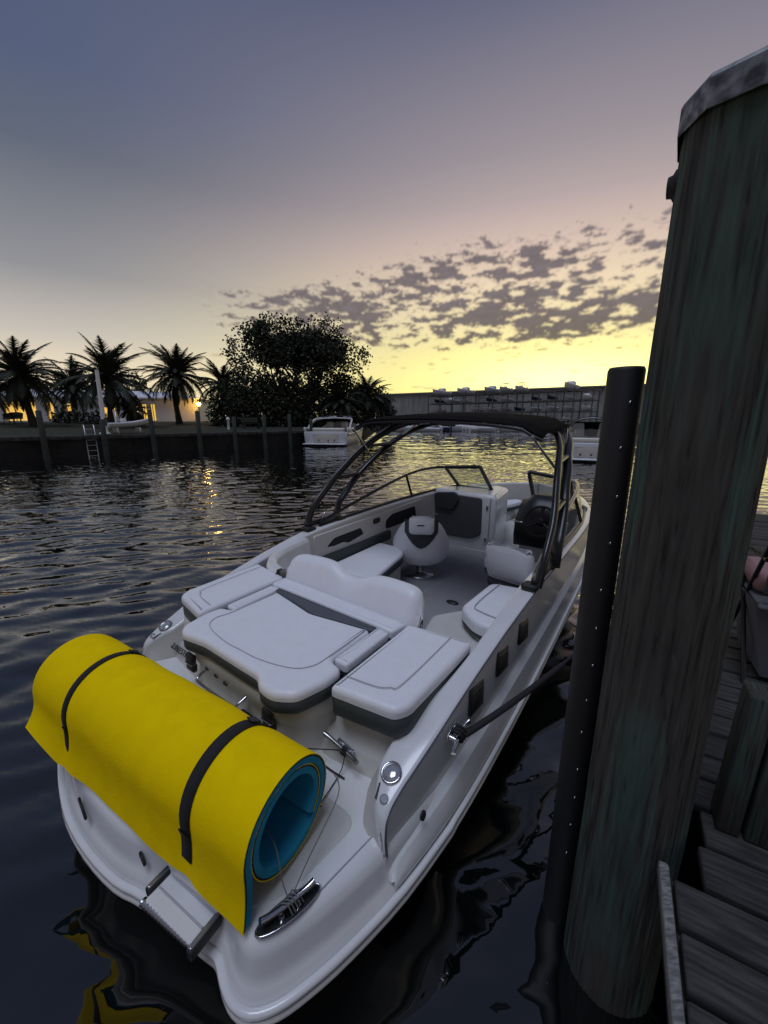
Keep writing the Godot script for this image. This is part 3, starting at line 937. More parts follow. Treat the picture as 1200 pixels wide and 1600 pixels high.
	st = mb(); box(st, Transform3D(Basis(), Vector3(0, 0.34, -0.01)), Vector3(0.48, 0.11, 0.48), 0.045); put(st, "cushion", M.vinyl, hs)
	st = mb(); box(st, Transform3D(Basis(Vector3.RIGHT, 0.22), Vector3(0, 0.50, 0.235)), Vector3(0.47, 0.36, 0.11), 0.05); put(st, "backrest", M.vinyl, hs)
	st = mb(); box(st, Transform3D(Basis(Vector3.RIGHT, 0.1), Vector3(-0.25, 0.43, 0.03)), Vector3(0.08, 0.14, 0.34), 0.035); put(st, "bolster", M.vinyl, hs)
	st = mb(); box(st, Transform3D(Basis(Vector3.RIGHT, 0.1), Vector3(-0.25, 0.35, 0.03)), Vector3(0.07, 0.06, 0.32), 0.02); put(st, "bolster_trim", M.vinyl_dark, hs)
	# --- port console
	st = mb()
	slab(st, round_poly([Vector2(4.60, -1.00), Vector2(4.60, -0.05), Vector2(5.25, -0.12), Vector2(5.35, -0.30), Vector2(5.05, -0.80), Vector2(4.8, -1.0)], 0.04), [[0.0, 0.24], [0.0, 0.98], [0.01, 1.01], [0.04, 1.03], [0.06, 1.03]])
	var con := put(st, "port_console", M.gel, B)
	var face := func(called: String, pts: Array, s0: float, th: float, m: Material, parent: Node3D) -> MeshInstance3D:
		var sm := mb()
		var poly := round_poly(pts, 0.05, 4)
		var ra: Array = []
		for rg in [[0.0, 0.0], [0.0, th * 0.7], [0.008, th], [0.016, th]]:
			var row := PackedVector3Array()
			for q in inset(poly, rg[0]): row.append(V(s0 - rg[1], q.y, q.x))
			ra.append(row)
		loft(sm, ra, false, true)
		sm.set_smooth_group(0xFFFFFFFF)
		var ids := Geometry2D.triangulate_polygon(poly)
		for i in range(0, ids.size(), 3): tri(sm, ra[3][ids[i]], ra[3][ids[i + 1]], ra[3][ids[i + 2]])
		return put(sm, called, m, parent)
	face.call("console_door", [Vector2(-0.985, 0.90), Vector2(-0.90, 0.985), Vector2(-0.245, 0.985), Vector2(-0.235, 0.47), Vector2(-0.38, 0.39), Vector2(-0.78, 0.375), Vector2(-0.985, 0.52)], 4.602, 0.02, M.panel_grey, con)
	face.call("glove_box", [Vector2(-0.95, 0.98), Vector2(-0.62, 1.03), Vector2(-0.56, 0.93), Vector2(-0.66, 0.76), Vector2(-0.93, 0.76)], 4.584, 0.03, M.vinyl_dark, con)
	st = mb(); box(st, Transform3D(Basis(), V(4.576, 0.66, -0.93)), Vector3(0.07, 0.018, 0.012), 0.004); put(st, "door_latch", M.steel, con)
	st = mb(); tube(st, [V(4.594, 0.28, -0.13), V(4.594, 1.0, -0.13)], 0.006, 6); put(st, "seam_line", M.seam, con)
	for q in [0.42, 0.87]:
		st = mb(); box(st, Transform3D(Basis(), V(4.594, q, -0.17)), Vector3(0.03, 0.06, 0.012), 0.004); put(st, "hinge", M.steel, con)
	# --- helm console with dash, wheel and gauges
	st = mb()
	slab(st, round_poly([Vector2(4.42, 0.33), Vector2(4.42, 0.98), Vector2(4.8, 0.93), Vector2(5.05, 0.80), Vector2(5.3, 0.33)], 0.04), [[0, 0.24], [0, 0.93], [0.02, 0.98], [0.05, 1.0]])
	var helm := put(st, "helm_console", M.gel, B)
	st = mb()
	rows = []
	for i in 13:
		var tt := lerpf(0.29, 0.98, i / 12.0)
		var e := smoothstep(0.0, 0.16, minf(tt - 0.29, 0.98 - tt))
		var up := 0.06 * e
		var row := PackedVector3Array()
		for p in [[4.40, 0.53], [4.30, 0.56], [4.26, 0.70], [4.28, 0.88], [4.36, 0.95 + up], [4.44, 1.03 + up], [4.52, 1.08 + up], [4.62, 1.08 + up], [4.80, 1.02]]: row.append(V(p[0] + 0.05 * (1 - e), p[1] - 0.03 * (1 - e), tt))
		rows.append(row)
	loft(st, rows)
	fan(st, rows[0], 0); fan(st, rows[12], 0)
	put(st, "dash", M.black_plastic, helm)
	for q in [[0.44, 1.0], [0.56, 1.03], [0.70, 1.03], [0.82, 1.0]]:
		st = mb(); lathe(st, [Vector2(0.045, 0), Vector2(0.045, 0.014), Vector2(0.038, 0.014), Vector2(0.036, 0.006)], Transform3D(Basis(Vector3.RIGHT, PI / 2 - 0.75), V(4.405, q[1], q[0])), 16); put(st, "gauge", M.steel if q[0] > 0.5 and q[0] < 0.75 else M.black_metal, helm)
	var wheel := Node3D.new(); wheel.name = "steering_wheel"; B.add_child(wheel)
	var wx := Transform3D(Basis(Vector3.RIGHT, 1.05), V(4.17, 0.92, 0.62))
	st = mb()
	var ring: Array = []
	for k in 33: ring.append(wx * Vector3(cos(TAU * k / 32.0) * 0.175, 0, sin(TAU * k / 32.0) * 0.175))
	tube(st, ring, 0.015, 8, false); put(st, "rim", M.rubber, wheel)
	for k in 3:
		st = mb(); tube(st, [wx * Vector3(0, -0.02, 0), wx * Vector3(cos(0.5 + TAU * k / 3) * 0.172, 0, sin(0.5 + TAU * k / 3) * 0.172)], 0.012, 6, true, 1.8); put(st, "spoke", M.black_metal, wheel)
	st = mb(); lathe(st, [Vector2(0.03, -0.12), Vector2(0.045, -0.02), Vector2(0.04, 0.01), Vector2(0.02, 0.018)], wx, 14); put(st, "hub", M.black_plastic, wheel)
	st = mb(); tube(st, smooth_path([V(4.26, 0.86, 0.31), V(4.21, 0.865, 0.32), V(4.205, 0.865, 0.42), V(4.26, 0.86, 0.43)], 4), 0.009, 8); put(st, "dash_grab_bar", M.chrome, helm)
	st = mb(); box(st, Transform3D(Basis(Vector3.RIGHT, -0.4), V(3.98, 0.93, 0.93)), Vector3(0.03, 0.16, 0.03), 0.01); put(st, "throttle_lever", M.chrome, helm)
	# --- windscreen
	build_windscreen(B)
	# --- arch, canopy
	build_tower(B)
	# --- fittings on the starboard side and stern corners
	for k in 3:
		var q: Array = [[1.37, 0.735], [1.70, 0.768], [2.03, 0.80]][k]
		for sd in [-1.0, 1.0]:
			var wr := table(HULL, q[0], 1)
			var wg := table(HULL, q[0], 3)
			var hr := table(HULL, q[0], 2)
			var hg := table(HULL, q[0], 4)
			var wv := lerpf(lerpf(wr, wg, 0.72) - 0.010, lerpf(wr, wg, 0.86), clampf((q[1] - lerpf(hr, hg, 0.37)) / ((hg - hr) * 0.3), 0, 1))
			var ve := Node3D.new(); ve.name = "side_vent"; B.add_child(ve, true)
			ve.transform = Transform3D(Basis(Vector3(0, 0, 1), sd * 0.10) * Basis(Vector3.RIGHT, -0.16), V(q[0], q[1], sd * (wv + 0.002)))
			st = mb(); box(st, Transform3D(), Vector3(0.018, 0.140, 0.165), 0.008); put(st, "frame", M.black_plastic, ve)
			st = mb(); box(st, Transform3D(Basis(), Vector3(sd * 0.006, 0, 0)), Vector3(0.018, 0.112, 0.135), 0.006); put(st, "screen", M.grille, ve)
	var sc := cleat(B, "side_cleat", Transform3D(Basis(Vector3(0, 0, 1), -PI / 2) * Basis(Vector3.UP, PI / 2 + 0.35), V(1.105, 0.725, 1.090)), 0.17)
	cleat(B, "stern_cleat", Transform3D(Basis(Vector3.UP, PI / 2 - 0.30), V(0.282, 0.499, 0.897)), 0.20)
	st = mb()
	var oval: Array = []
	for k in 25: oval.append(V(0.282, 0.503, 0.897) + Basis(Vector3.UP, PI / 2 - 0.30) * Vector3(cos(TAU * k / 24.0) * 0.118, 0.004, sin(TAU * k / 24.0) * 0.034))
	tube(st, oval, 0.0045, 6, false); put(st, "cleat_rim", M.chrome, B)
	st = mb()
	var plate := PackedVector3Array()
	for k in 24: plate.append((oval[k] as Vector3) - Vector3(0, 0.002, 0))
	fan(st, plate); put(st, "cleat_well", M.black_plastic, B)
	cleat(B, "transom_cleat", Transform3D(Basis(Vector3.RIGHT, 0.75) * Basis(Vector3.UP, -0.12), V(0.845, 0.575, 0.655)), 0.23, M.steel)
	st = mb(); lathe(st, [Vector2(0.02, 0), Vector2(0.02, 0.008), Vector2(0.012, 0.01)], Transform3D(Basis(Vector3(0, 0, 1), -PI / 2 + 0.2), V(0.84, 0.50, 1.098)), 14); put(st, "drain_outlet", M.rubber, B)
	for sd in [-1.0, 1.0]:
		var cap := Node3D.new(); cap.name = "corner_light"; B.add_child(cap, true)
		cap.transform = Transform3D(Basis(Vector3.RIGHT, 0.36), V(0.79, 0.688, sd * 0.972))
		st = mb(); lathe(st, [Vector2(0.046, 0.0), Vector2(0.046, 0.008), Vector2(0.040, 0.013), Vector2(0.036, 0.008)], Transform3D(), 22); put(st, "bezel", M.chrome if sd > 0 else M.steel, cap)
		st = mb(); lathe(st, [Vector2(0.037, 0.004), Vector2(0.034, 0.010), Vector2(0.018, 0.014), Vector2(0.001, 0.015)], Transform3D(), 18); put(st, "lens", M.lamp_lens, cap)
		st = mb(); box(st, Transform3D(Basis(Vector3.UP, 0.3 * sd) * Basis(Vector3.RIGHT, 0.36), V(0.715, 0.655, sd * 0.955)), Vector3(0.008, 0.004, 0.06), 0.0015); put(st, "slot", M.rubber, B)
		st = mb(); lathe(st, [Vector2(0.019, 0.0), Vector2(0.019, 0.003), Vector2(0.014, 0.0045)], Transform3D(Basis(Vector3.RIGHT, 0.36), V(0.705, 0.648, sd * 0.995)), 16); put(st, "filler_cap", M.lamp_lens, B)
	# lettering on the port stern corner
	var tm := TextMesh.new()
	var fo := SystemFont.new(); fo.font_names = PackedStringArray(["Droid Sans"]); fo.font_weight = 700
	tm.font = fo
	tm.text = "SUNESTA"
	tm.font_size = 32
	tm.pixel_size = 0.0016
	tm.depth = 0.003
	var lt2 := MeshInstance3D.new(); lt2.mesh = tm; lt2.name = "lettering"; lt2.material_override = M.decal
	B.add_child(lt2)
	lt2.transform = Transform3D(Basis(Vector3.RIGHT, -0.75), V(0.774, 0.580, -0.785))

var boat: Node3D

func bucket_chair(B: Node3D, at: Vector3, turn: float) -> void:
	var C := Node3D.new(); C.name = "bucket_chair"; B.add_child(C, true)
	C.position = at
	C.rotation.y = turn
	var st := mb()
	lathe(st, [Vector2(0.17, 0), Vector2(0.17, 0.012), Vector2(0.06, 0.03), Vector2(0.045, 0.05), Vector2(0.045, 0.17), Vector2(0.09, 0.19)], Transform3D(), 20)
	put(st, "pedestal", M.steel, C)
	# wrap-around shell: back at +z, open to the front
	st = mb()
	var rows: Array = []
	for i in 29:
		var u := i / 28.0
		var a := lerpf(-2.0, 2.0, u)
		var side := absf(a) / 2.0
		var hgt := lerpf(0.56, 0.30, smoothstep(0.25, 0.8, side))
		hgt *= lerpf(1.0, 0.6, smoothstep(0.85, 1.0, side))
		var rx := lerpf(0.30, 0.33, side)
		var d := Vector3(sin(a) * rx, 0, cos(a) * 0.27)
		var row := PackedVector3Array()
		for p in [[0.62, 0.17], [0.80, 0.19], [0.96, 0.24], [1.02, 0.32], [1.0, 0.17 + hgt * 0.8], [0.97, 0.17 + hgt - 0.02], [0.92, 0.17 + hgt], [0.84, 0.17 + hgt - 0.03], [0.78, 0.17 + hgt * 0.7], [0.76, 0.30]]: row.append(Vector3(d.x * p[0], p[1], d.z * p[0] + 0.06 * (p[1] - 0.2)))
		rows.append(row)
	loft(st, rows)
	fan(st, rows[0], 0); fan(st, rows[28], 0)
	put(st, "shell", M.vinyl, C)
	st = mb()
	box(st, Transform3D(Basis(), Vector3(0, 0.27, -0.04)), Vector3(0.46, 0.14, 0.44), 0.05)
	put(st, "seat", M.vinyl, C)
	# dark shield panel and head pad on the back
	st = mb()
	rows = []
	for i in 9:
		var a := lerpf(-0.62, 0.62, i / 8.0)
		var row := PackedVector3Array()
		var low := lerpf(0.42, 0.60, pow(absf(a) / 0.62, 1.6))
		for p in [low, lerpf(low, 0.74, 0.5), 0.745]: row.append(Vector3(sin(a) * 0.312, p, cos(a) * 0.283 + 0.06 * (p - 0.2)))
		rows.append(row)
	loft(st, rows)
	put(st, "back_shield", M.vinyl_dark, C)
	st = mb()
	box(st, Transform3D(Basis(Vector3.RIGHT, 0.06), Vector3(0, 0.685, 0.285)), Vector3(0.27, 0.20, 0.11), 0.04)
	var hp := put(st, "head_pad", M.vinyl, C)
	st = mb(); box(st, Transform3D(Basis(), Vector3(-0.01, 0.70, 0.343)), Vector3(0.075, 0.014, 0.004), 0.0015); put(st, "emblem", M.decal, hp)

func build_windscreen(B: Node3D) -> void:
	var W := Node3D.new(); W.name = "windscreen"; B.add_child(W)
	for sd in [-1.0, 1.0]:
		var top := smooth_path([V(2.40, 1.035, sd * 1.06), V(2.65, 1.095, sd * 1.045), V(3.20, 1.205, sd * 1.02), V(3.72, 1.295, sd * 1.0), V(4.10, 1.342, sd * 0.97), V(4.42, 1.352, sd * 0.90), V(4.58, 1.350, sd * 0.80)], 5)
		var low := smooth_path([V(2.40, 1.005, sd * 1.06), V(2.75, 1.01, sd * 1.06), V(3.30, 1.012, sd * 1.06), V(3.85, 1.006, sd * 1.055), V(4.35, 1.0, sd * 1.02), V(4.75, 1.01, sd * 0.93), V(4.98, 1.03, sd * 0.78)], 5)
		var st := mb(); tube(st, top, 0.017, 8); put(st, "top_frame", M.steel if sd > 0 else M.black_metal, W)
		st = mb(); tube(st, low, 0.017, 8); put(st, "bottom_frame", M.black_metal, W)
		st = mb()
		var ra := PackedVector3Array(); var rb := PackedVector3Array()
		for p in top: ra.append(p)
		for p in low: rb.append(p)
		loft(st, [ra, rb]); put(st, "side_pane", M.glass_clear, W)
		st = mb(); tube(st, [top[17], low[17].lerp(low[18], 0.5)], 0.016, 8); put(st, "mullion", M.black_metal, W)
		# front pane beside the walk-through
		var a := V(4.58, 1.352, sd * 0.80)
		var b := V(4.62, 1.392, sd * 0.315)
		var c := V(5.02, 1.015, sd * 0.285)
		var d := V(4.98, 1.03, sd * 0.78)
		st = mb(); quad(st, a, b, c, d); put(st, "front_pane", M.glass, W)
		st = mb(); tube(st, [a, b], 0.024, 8); put(st, "top_frame", M.black_metal, W)
		st = mb(); tube(st, [b, c], 0.026, 8); put(st, "centre_frame", M.black_metal, W)
		st = mb(); tube(st, [c, d], 0.020, 8); put(st, "bottom_frame", M.black_metal, W)
		st = mb(); tube(st, [a, d], 0.022, 8); put(st, "corner_post", M.black_metal, W)

func build_tower(B: Node3D) -> void:
	var T := Node3D.new(); T.name = "arch"; B.add_child(T)
	var aft := [[2.28, 1.00, 1.12], [2.36, 1.15, 1.125], [2.45, 1.25, 1.12], [2.57, 1.35, 1.108], [2.67, 1.45, 1.088], [2.79, 1.55, 1.056], [2.91, 1.65, 1.025], [3.06, 1.75, 0.988], [3.24, 1.85, 0.942], [3.42, 1.94, 0.86], [3.50, 1.99, 0.74]]
	var fwd := [[2.72, 1.00, 1.12], [2.75, 1.15, 1.118], [2.84, 1.25, 1.105], [2.94, 1.35, 1.09], [3.04, 1.45, 1.066], [3.17, 1.55, 1.035], [3.33, 1.65, 1.004], [3.49, 1.75, 0.957], [3.72, 1.85, 0.905], [3.95, 1.925, 0.82], [4.02, 1.97, 0.70]]
	var tops: Array = []
	for leg in [aft, fwd]:
		var run: Array = []
		for sd in [-1.0, 1.0]:
			var p: Array = []
			for q in leg: p.append(V(q[0], q[1], sd * q[2]))
			p = smooth_path(p, 3)
			var st := mb(); tube(st, p, 0.040, 12, true, 0.66); put(st, "leg", M.black_metal, T)
			st = mb(); box(st, Transform3D(Basis(Vector3.RIGHT, -0.15), V(leg[0][0] - 0.01, 1.005, sd * 1.075)), Vector3(0.10, 0.045, 0.12), 0.015); put(st, "foot", M.rubber, T)
			run.append(p[p.size() - 1])
		var x: Array = [run[0], run[0].lerp(run[1], 0.25) + Vector3(0, 0.045, 0), run[0].lerp(run[1], 0.5) + Vector3(0, 0.06, 0), run[0].lerp(run[1], 0.75) + Vector3(0, 0.045, 0), run[1]]
		var st2 := mb(); tube(st2, smooth_path(x, 6), 0.032, 12, true, 0.8); put(st2, "crossbar", M.black_metal, T)
		tops.append(x)
	for sd in [-1.0, 1.0]:
		for k in [[0, 0], [4, 4], [7, 7]]:
			var a: Array = aft[k[0]]
			var b: Array = fwd[k[1]]
			if k[0] == 0:
				var st := mb(); box(st, Transform3D(Basis(), V(2.50, 1.04, sd * 1.10)), Vector3(0.045, 0.055, 0.50), 0.012); put(st, "foot_bar", M.black_metal, T)
			else:
				var st := mb(); tube(st, [V(a[0], a[1], sd * a[2]), V(b[0], b[1] + 0.0, sd * b[2])], 0.019, 8, true, 1.4); put(st, "rung", M.black_metal, T)
		# clips that catch the light on the foot bar
		var stc := mb(); tube(stc, smooth_path([V(2.46, 1.075, sd * 1.075), V(2.50, 1.125, sd * 1.07), V(2.60, 1.13, sd * 1.07), V(2.64, 1.08, sd * 1.075)], 4), 0.007, 6); put(stc, "clip", M.chrome, T)
	# courtesy light and speaker box below the crossbar
	var st := mb(); box(st, Transform3D(Basis(), V(3.49, 2.005, -0.22)), Vector3(0.15, 0.075, 0.05), 0.012); put(st, "lamp_housing", M.panel_grey, T)
	st = mb(); lathe(st, [Vector2(0.02, 0), Vector2(0.018, 0.02), Vector2(0.008, 0.028)], Transform3D(Basis(Vector3.RIGHT, PI / 2), V(3.47, 2.02, -0.08)), 10); put(st, "bolt", M.chrome, T)
	# canopy
	var Cn := Node3D.new(); Cn.name = "canopy"; B.add_child(Cn)
	var rows: Array = []
	var under: Array = []
	for i in 15:
		var u := i / 14.0
		var s := lerpf(2.78, 3.95, u)
		var row := PackedVector3Array()
		var low := PackedVector3Array()
		for j in 25:
			var w := j / 24.0 * 2.0 - 1.0
			var crown := 0.055 * (1.0 - pow(absf(w), 2.2)) + 0.012 * sin(PI * u) * (1.0 - w * w)
			var droop := -0.06 * smoothstep(0.80, 1.0, absf(w)) - 0.03 * smoothstep(0.12, 0.0, u)
			var sag := -0.012 * absf(sin(u * PI * 3.0)) * (1.0 - absf(w))
			var t := w * lerpf(0.93, 0.86, u)
			row.append(V(s, 2.045 + crown + droop + sag, t))
			low.append(V(s, 2.037 + crown + droop + sag, t * 0.992))
		rows.append(row)
		under.append(low)
	st = mb(); loft(st, rows); loft(st, under)
	for i in 14:
		for e in [0, 24]: quad(st, rows[i][e], rows[i + 1][e], under[i + 1][e], under[i][e])
	for e in [0, 14]: loft(st, [rows[e], under[e]])
	put(st, "cloth", M.canvas, Cn)
	for s in [2.79, 3.37, 3.94]:
		var u: float = (s - 2.78) / 1.17
		var p: Array = []
		for j in 25:
			var w := j / 24.0 * 2.0 - 1.0
			var crown: float = 0.055 * (1.0 - pow(absf(w), 2.2)) + 0.012 * sin(PI * u) * (1.0 - w * w)
			var droop: float = -0.06 * smoothstep(0.80, 1.0, absf(w)) - 0.03 * smoothstep(0.12, 0.0, u)
			p.append(V(s, 2.020 + crown + droop, w * lerpf(0.92, 0.85, u)))
		st = mb(); tube(st, p, 0.014, 8); put(st, "bow", M.black_metal, Cn)
	for sd in [-1.0, 1.0]:
		st = mb(); tube(st, [V(2.72, 1.965, sd * 0.86), V(3.17, 1.63, sd * 0.985)], 0.011, 8); put(st, "strut", M.steel, Cn)
		st = mb(); tube(st, [V(3.90, 1.97, sd * 0.84), V(3.55, 1.78, sd * 0.93)], 0.011, 8); put(st, "strut", M.steel, Cn)

# ---------------------------------------------------------------- the rolled floating mat on the swim platform
func bw(s: float, h: float, t: float) -> Vector3:
	return boat.transform * V(s, h, t)

func build_mat() -> void:
	var R := thing("floating_mat", "rolled yellow and blue foam mat strapped with black bands on the swim platform", "foam mat")
	R.transform = boat.transform
	var c0 := Vector3(0.235, 0.748, -0.755)   # s, h, t of the axis at both ends
	var c1 := Vector3(0.392, 0.732, 0.80)
	var ax := (c1 - c0)
	# spiral from the loose tail (aft, low) up over the top and round inside; distances from the axis
	var prof: Array = []   # [ds, dh] of the outer skin, and outward normal
	var r0 := 0.222
	var th := 0.034
	var tail: Array = []
	for k in 7:
		var u := k / 6.0
		tail.append([Vector2(-r0 - 0.028 * pow(1.0 - u, 2.0), lerpf(-0.222, 0.0, u)), Vector2(-1, -0.2 * (1.0 - u)).normalized()])
	for q in tail: prof.append(q)
	for k in range(1, 75):
		var a := PI - k * (TAU * 1.62 / 74.0)
		var turn := k / 74.0 * 1.62
		var rad := r0 - (th + 0.004) * maxf(turn - 0.12, 0.0) * 0.94 - 0.004 * sin(turn * 9.0)
		prof.append([Vector2(cos(a) * rad, sin(a) * rad), Vector2(cos(a), sin(a))])
	var nt := 60
	var sheet := func(d0: float, d1: float, e0: float, e1: float, called: String, m: Material) -> void:
		var st := mb()
		var faces: Array = [[], []]
		for j in nt + 1:
			var v := j / float(nt)
			v = lerpf(e0, e1, v)
			var c: Vector3 = c0 + ax * v
			var wob := 0.004 * sin(v * 13.0) + 0.003 * sin(v * 31.0) - 0.016 * exp(-pow((v - 0.215) / 0.022, 2.0)) - 0.018 * exp(-pow((v - 0.80) / 0.03, 2.0))
			for f in 2:
				var d: float = d0 if f == 0 else d1
				var row := PackedVector3Array()
				for i in prof.size():
					var q: Vector2 = prof[i][0] - prof[i][1] * d + prof[i][1] * wob * 0.5
					if i < 7:
						# the loose edge flares out more towards the port end
						var u := 1.0 - i / 6.0
						q.x -= 0.03 * u * u * smoothstep(0.45, 0.0, v)
						q.y += 0.085 * u * smoothstep(0.22, 0.0, v)
					row.append(V(c.x + q.x, c.y + q.y, c.z + q.x * -0.13))
				faces[f].append(row)
		loft(st, faces[0], false, false, 1)
		loft(st, faces[1], false, false, 2)
		for e in [0, nt]: loft(st, [faces[0][e], faces[1][e]], false, false, 3)
		for e in [0, prof.size() - 1]:
			var x := PackedVector3Array(); var y := PackedVector3Array()
			for j in nt + 1:
				x.append(faces[0][j][e]); y.append(faces[1][j][e])
			loft(st, [x, y], false, false, 4)
		put(st, called, m, R)
	sheet.call(0.0, 0.003, 0.0, 1.0, "yellow_layer", M.mat_yellow)
	sheet.call(0.0032, 0.0100, 0.0005, 0.9995, "core_layer", M.mat_core)
	sheet.call(0.0102, 0.034, 0.0, 1.0, "blue_layer", M.mat_blue)
	# straps
	for e in [[0.215, 0.012], [0.80, 0.018]]:
		var st := mb()
		var rows: Array = []
		for i in range(2, 52):
			var row := PackedVector3Array()
			for w in [-1.0, 1.0]:
				for d in [0.0005, 0.004]:
					var v: float = e[0] + w * e[1]
					var c: Vector3 = c0 + ax * v
					var wob := 0.004 * sin(v * 13.0) + 0.003 * sin(v * 31.0) - 0.016 * exp(-pow((v - 0.215) / 0.022, 2.0)) - 0.018 * exp(-pow((v - 0.80) / 0.03, 2.0)) + 0.004
					var q: Vector2 = prof[i][0] + prof[i][1] * (d + wob * 0.5)
					if i > 44: q = prof[i][0] * (r0 / (prof[i][0] as Vector2).length()) + prof[i][1] * (d + 0.003)
					row.append(V(c.x + q.x, c.y + q.y, c.z + q.x * -0.13))
			rows.append(PackedVector3Array([row[0], row[1], row[3], row[2]]))
		loft(st, rows, false, true)
		var sp := put(st, "strap", M.webbing, R)
		# buckle
		var vb: float = e[0]
		var cb: Vector3 = c0 + ax * vb
		var qb: Vector2 = prof[22][0] + prof[22][1] * 0.006
		var bt := mb()
		box(bt, Transform3D(Basis(Vector3.RIGHT, prof[22][1].angle() - PI / 2), V(cb.x + qb.x, cb.y + qb.y, cb.z + qb.x * -0.13)), Vector3(e[1] * 2.5, 0.008, 0.05), 0.003)
		put(bt, "buckle", M.rubber, sp)
	# thin cords that lash the roll to the two cleats
	var L1 := thing("lashing_cord", "thin grey cord looped from the stern cleat into the open end of the rolled mat", "cord")
	L1.transform = boat.transform
	var st := mb()
	tube(st, smooth_path([V(0.285, 0.545, 0.895), V(0.29, 0.60, 0.86), V(0.315, 0.68, 0.80), V(0.33, 0.70, 0.70)], 5), 0.0022, 6)
	tube(st, smooth_path([V(0.29, 0.545, 0.90), V(0.40, 0.56, 0.865), V(0.60, 0.66, 0.84), V(0.62, 0.73, 0.80)], 5), 0.0022, 6)
	for k in 5:
		var a := k * 0.012
		tube(st, smooth_path([V(0.265 + a, 0.515, 0.87), V(0.262 + a, 0.550, 0.885), V(0.270 + a, 0.553, 0.905), V(0.275 + a, 0.515, 0.925)], 4), 0.0024, 6)
	put(st, "cord", M.cord, L1)
	var L2 := thing("lashing_cord", "thin dark cord tied round the transom cleat, its ends lying on the platform", "cord")
	L2.transform = boat.transform
	st = mb()
	tube(st, smooth_path([V(0.815, 0.60, 0.68), V(0.80, 0.585, 0.62), V(0.74, 0.58, 0.52), V(0.62, 0.62, 0.40)], 6), 0.0026, 6)
	tube(st, smooth_path([V(0.815, 0.60, 0.685), V(0.78, 0.53, 0.69), V(0.70, 0.508, 0.70), V(0.60, 0.53, 0.73), V(0.57, 0.58, 0.77)], 6), 0.0026, 6)
	tube(st, smooth_path([V(0.765, 0.512, 0.55), V(0.76, 0.510, 0.63), V(0.765, 0.510, 0.72)], 5), 0.0045, 6)
	tube(st, smooth_path([V(0.74, 0.508, 0.575), V(0.735, 0.508, 0.63)], 5), 0.0045, 6)
	for k in 4: tube(st, smooth_path([V(0.835, 0.575, 0.665 + k * 0.008), V(0.805, 0.585, 0.667 + k * 0.008), V(0.80, 0.61, 0.669 + k * 0.008), V(0.825, 0.62, 0.67 + k * 0.008)], 4), 0.0028, 6)
	put(st, "cord", M.rope, L2)
	# mooring line from the side cleat forward to the next pile of the dock
	var ML := thing("mooring_line", "thick black mooring line stretched forward from the chrome cleat on the boat's side", "rope")
	ML.transform = boat.transform
	st = mb()
	var mp := smooth_path([V(1.10, 0.73, 1.128), V(1.20, 0.705, 1.160), V(1.7, 0.64, 1.27), V(2.4, 0.60, 1.42), V(3.3, 0.66, 1.60), V(3.92, 0.76, 1.70)], 6)
	var mr: Array = []
	for i in mp.size(): mr.append(0.017 if i < 16 else 0.010)
	tube(st, mp, mr, 8)
	put(st, "line", M.rope, ML)
	st = mb()
	for k in 3: tube(st, smooth_path([V(1.085 + k * 0.02, 0.755, 1.105), V(1.09 + k * 0.02, 0.75, 1.14), V(1.105 + k * 0.02, 0.70, 1.145), V(1.11 + k * 0.02, 0.69, 1.108)], 4), 0.008, 7)
	put(st, "loop", M.rope, ML)

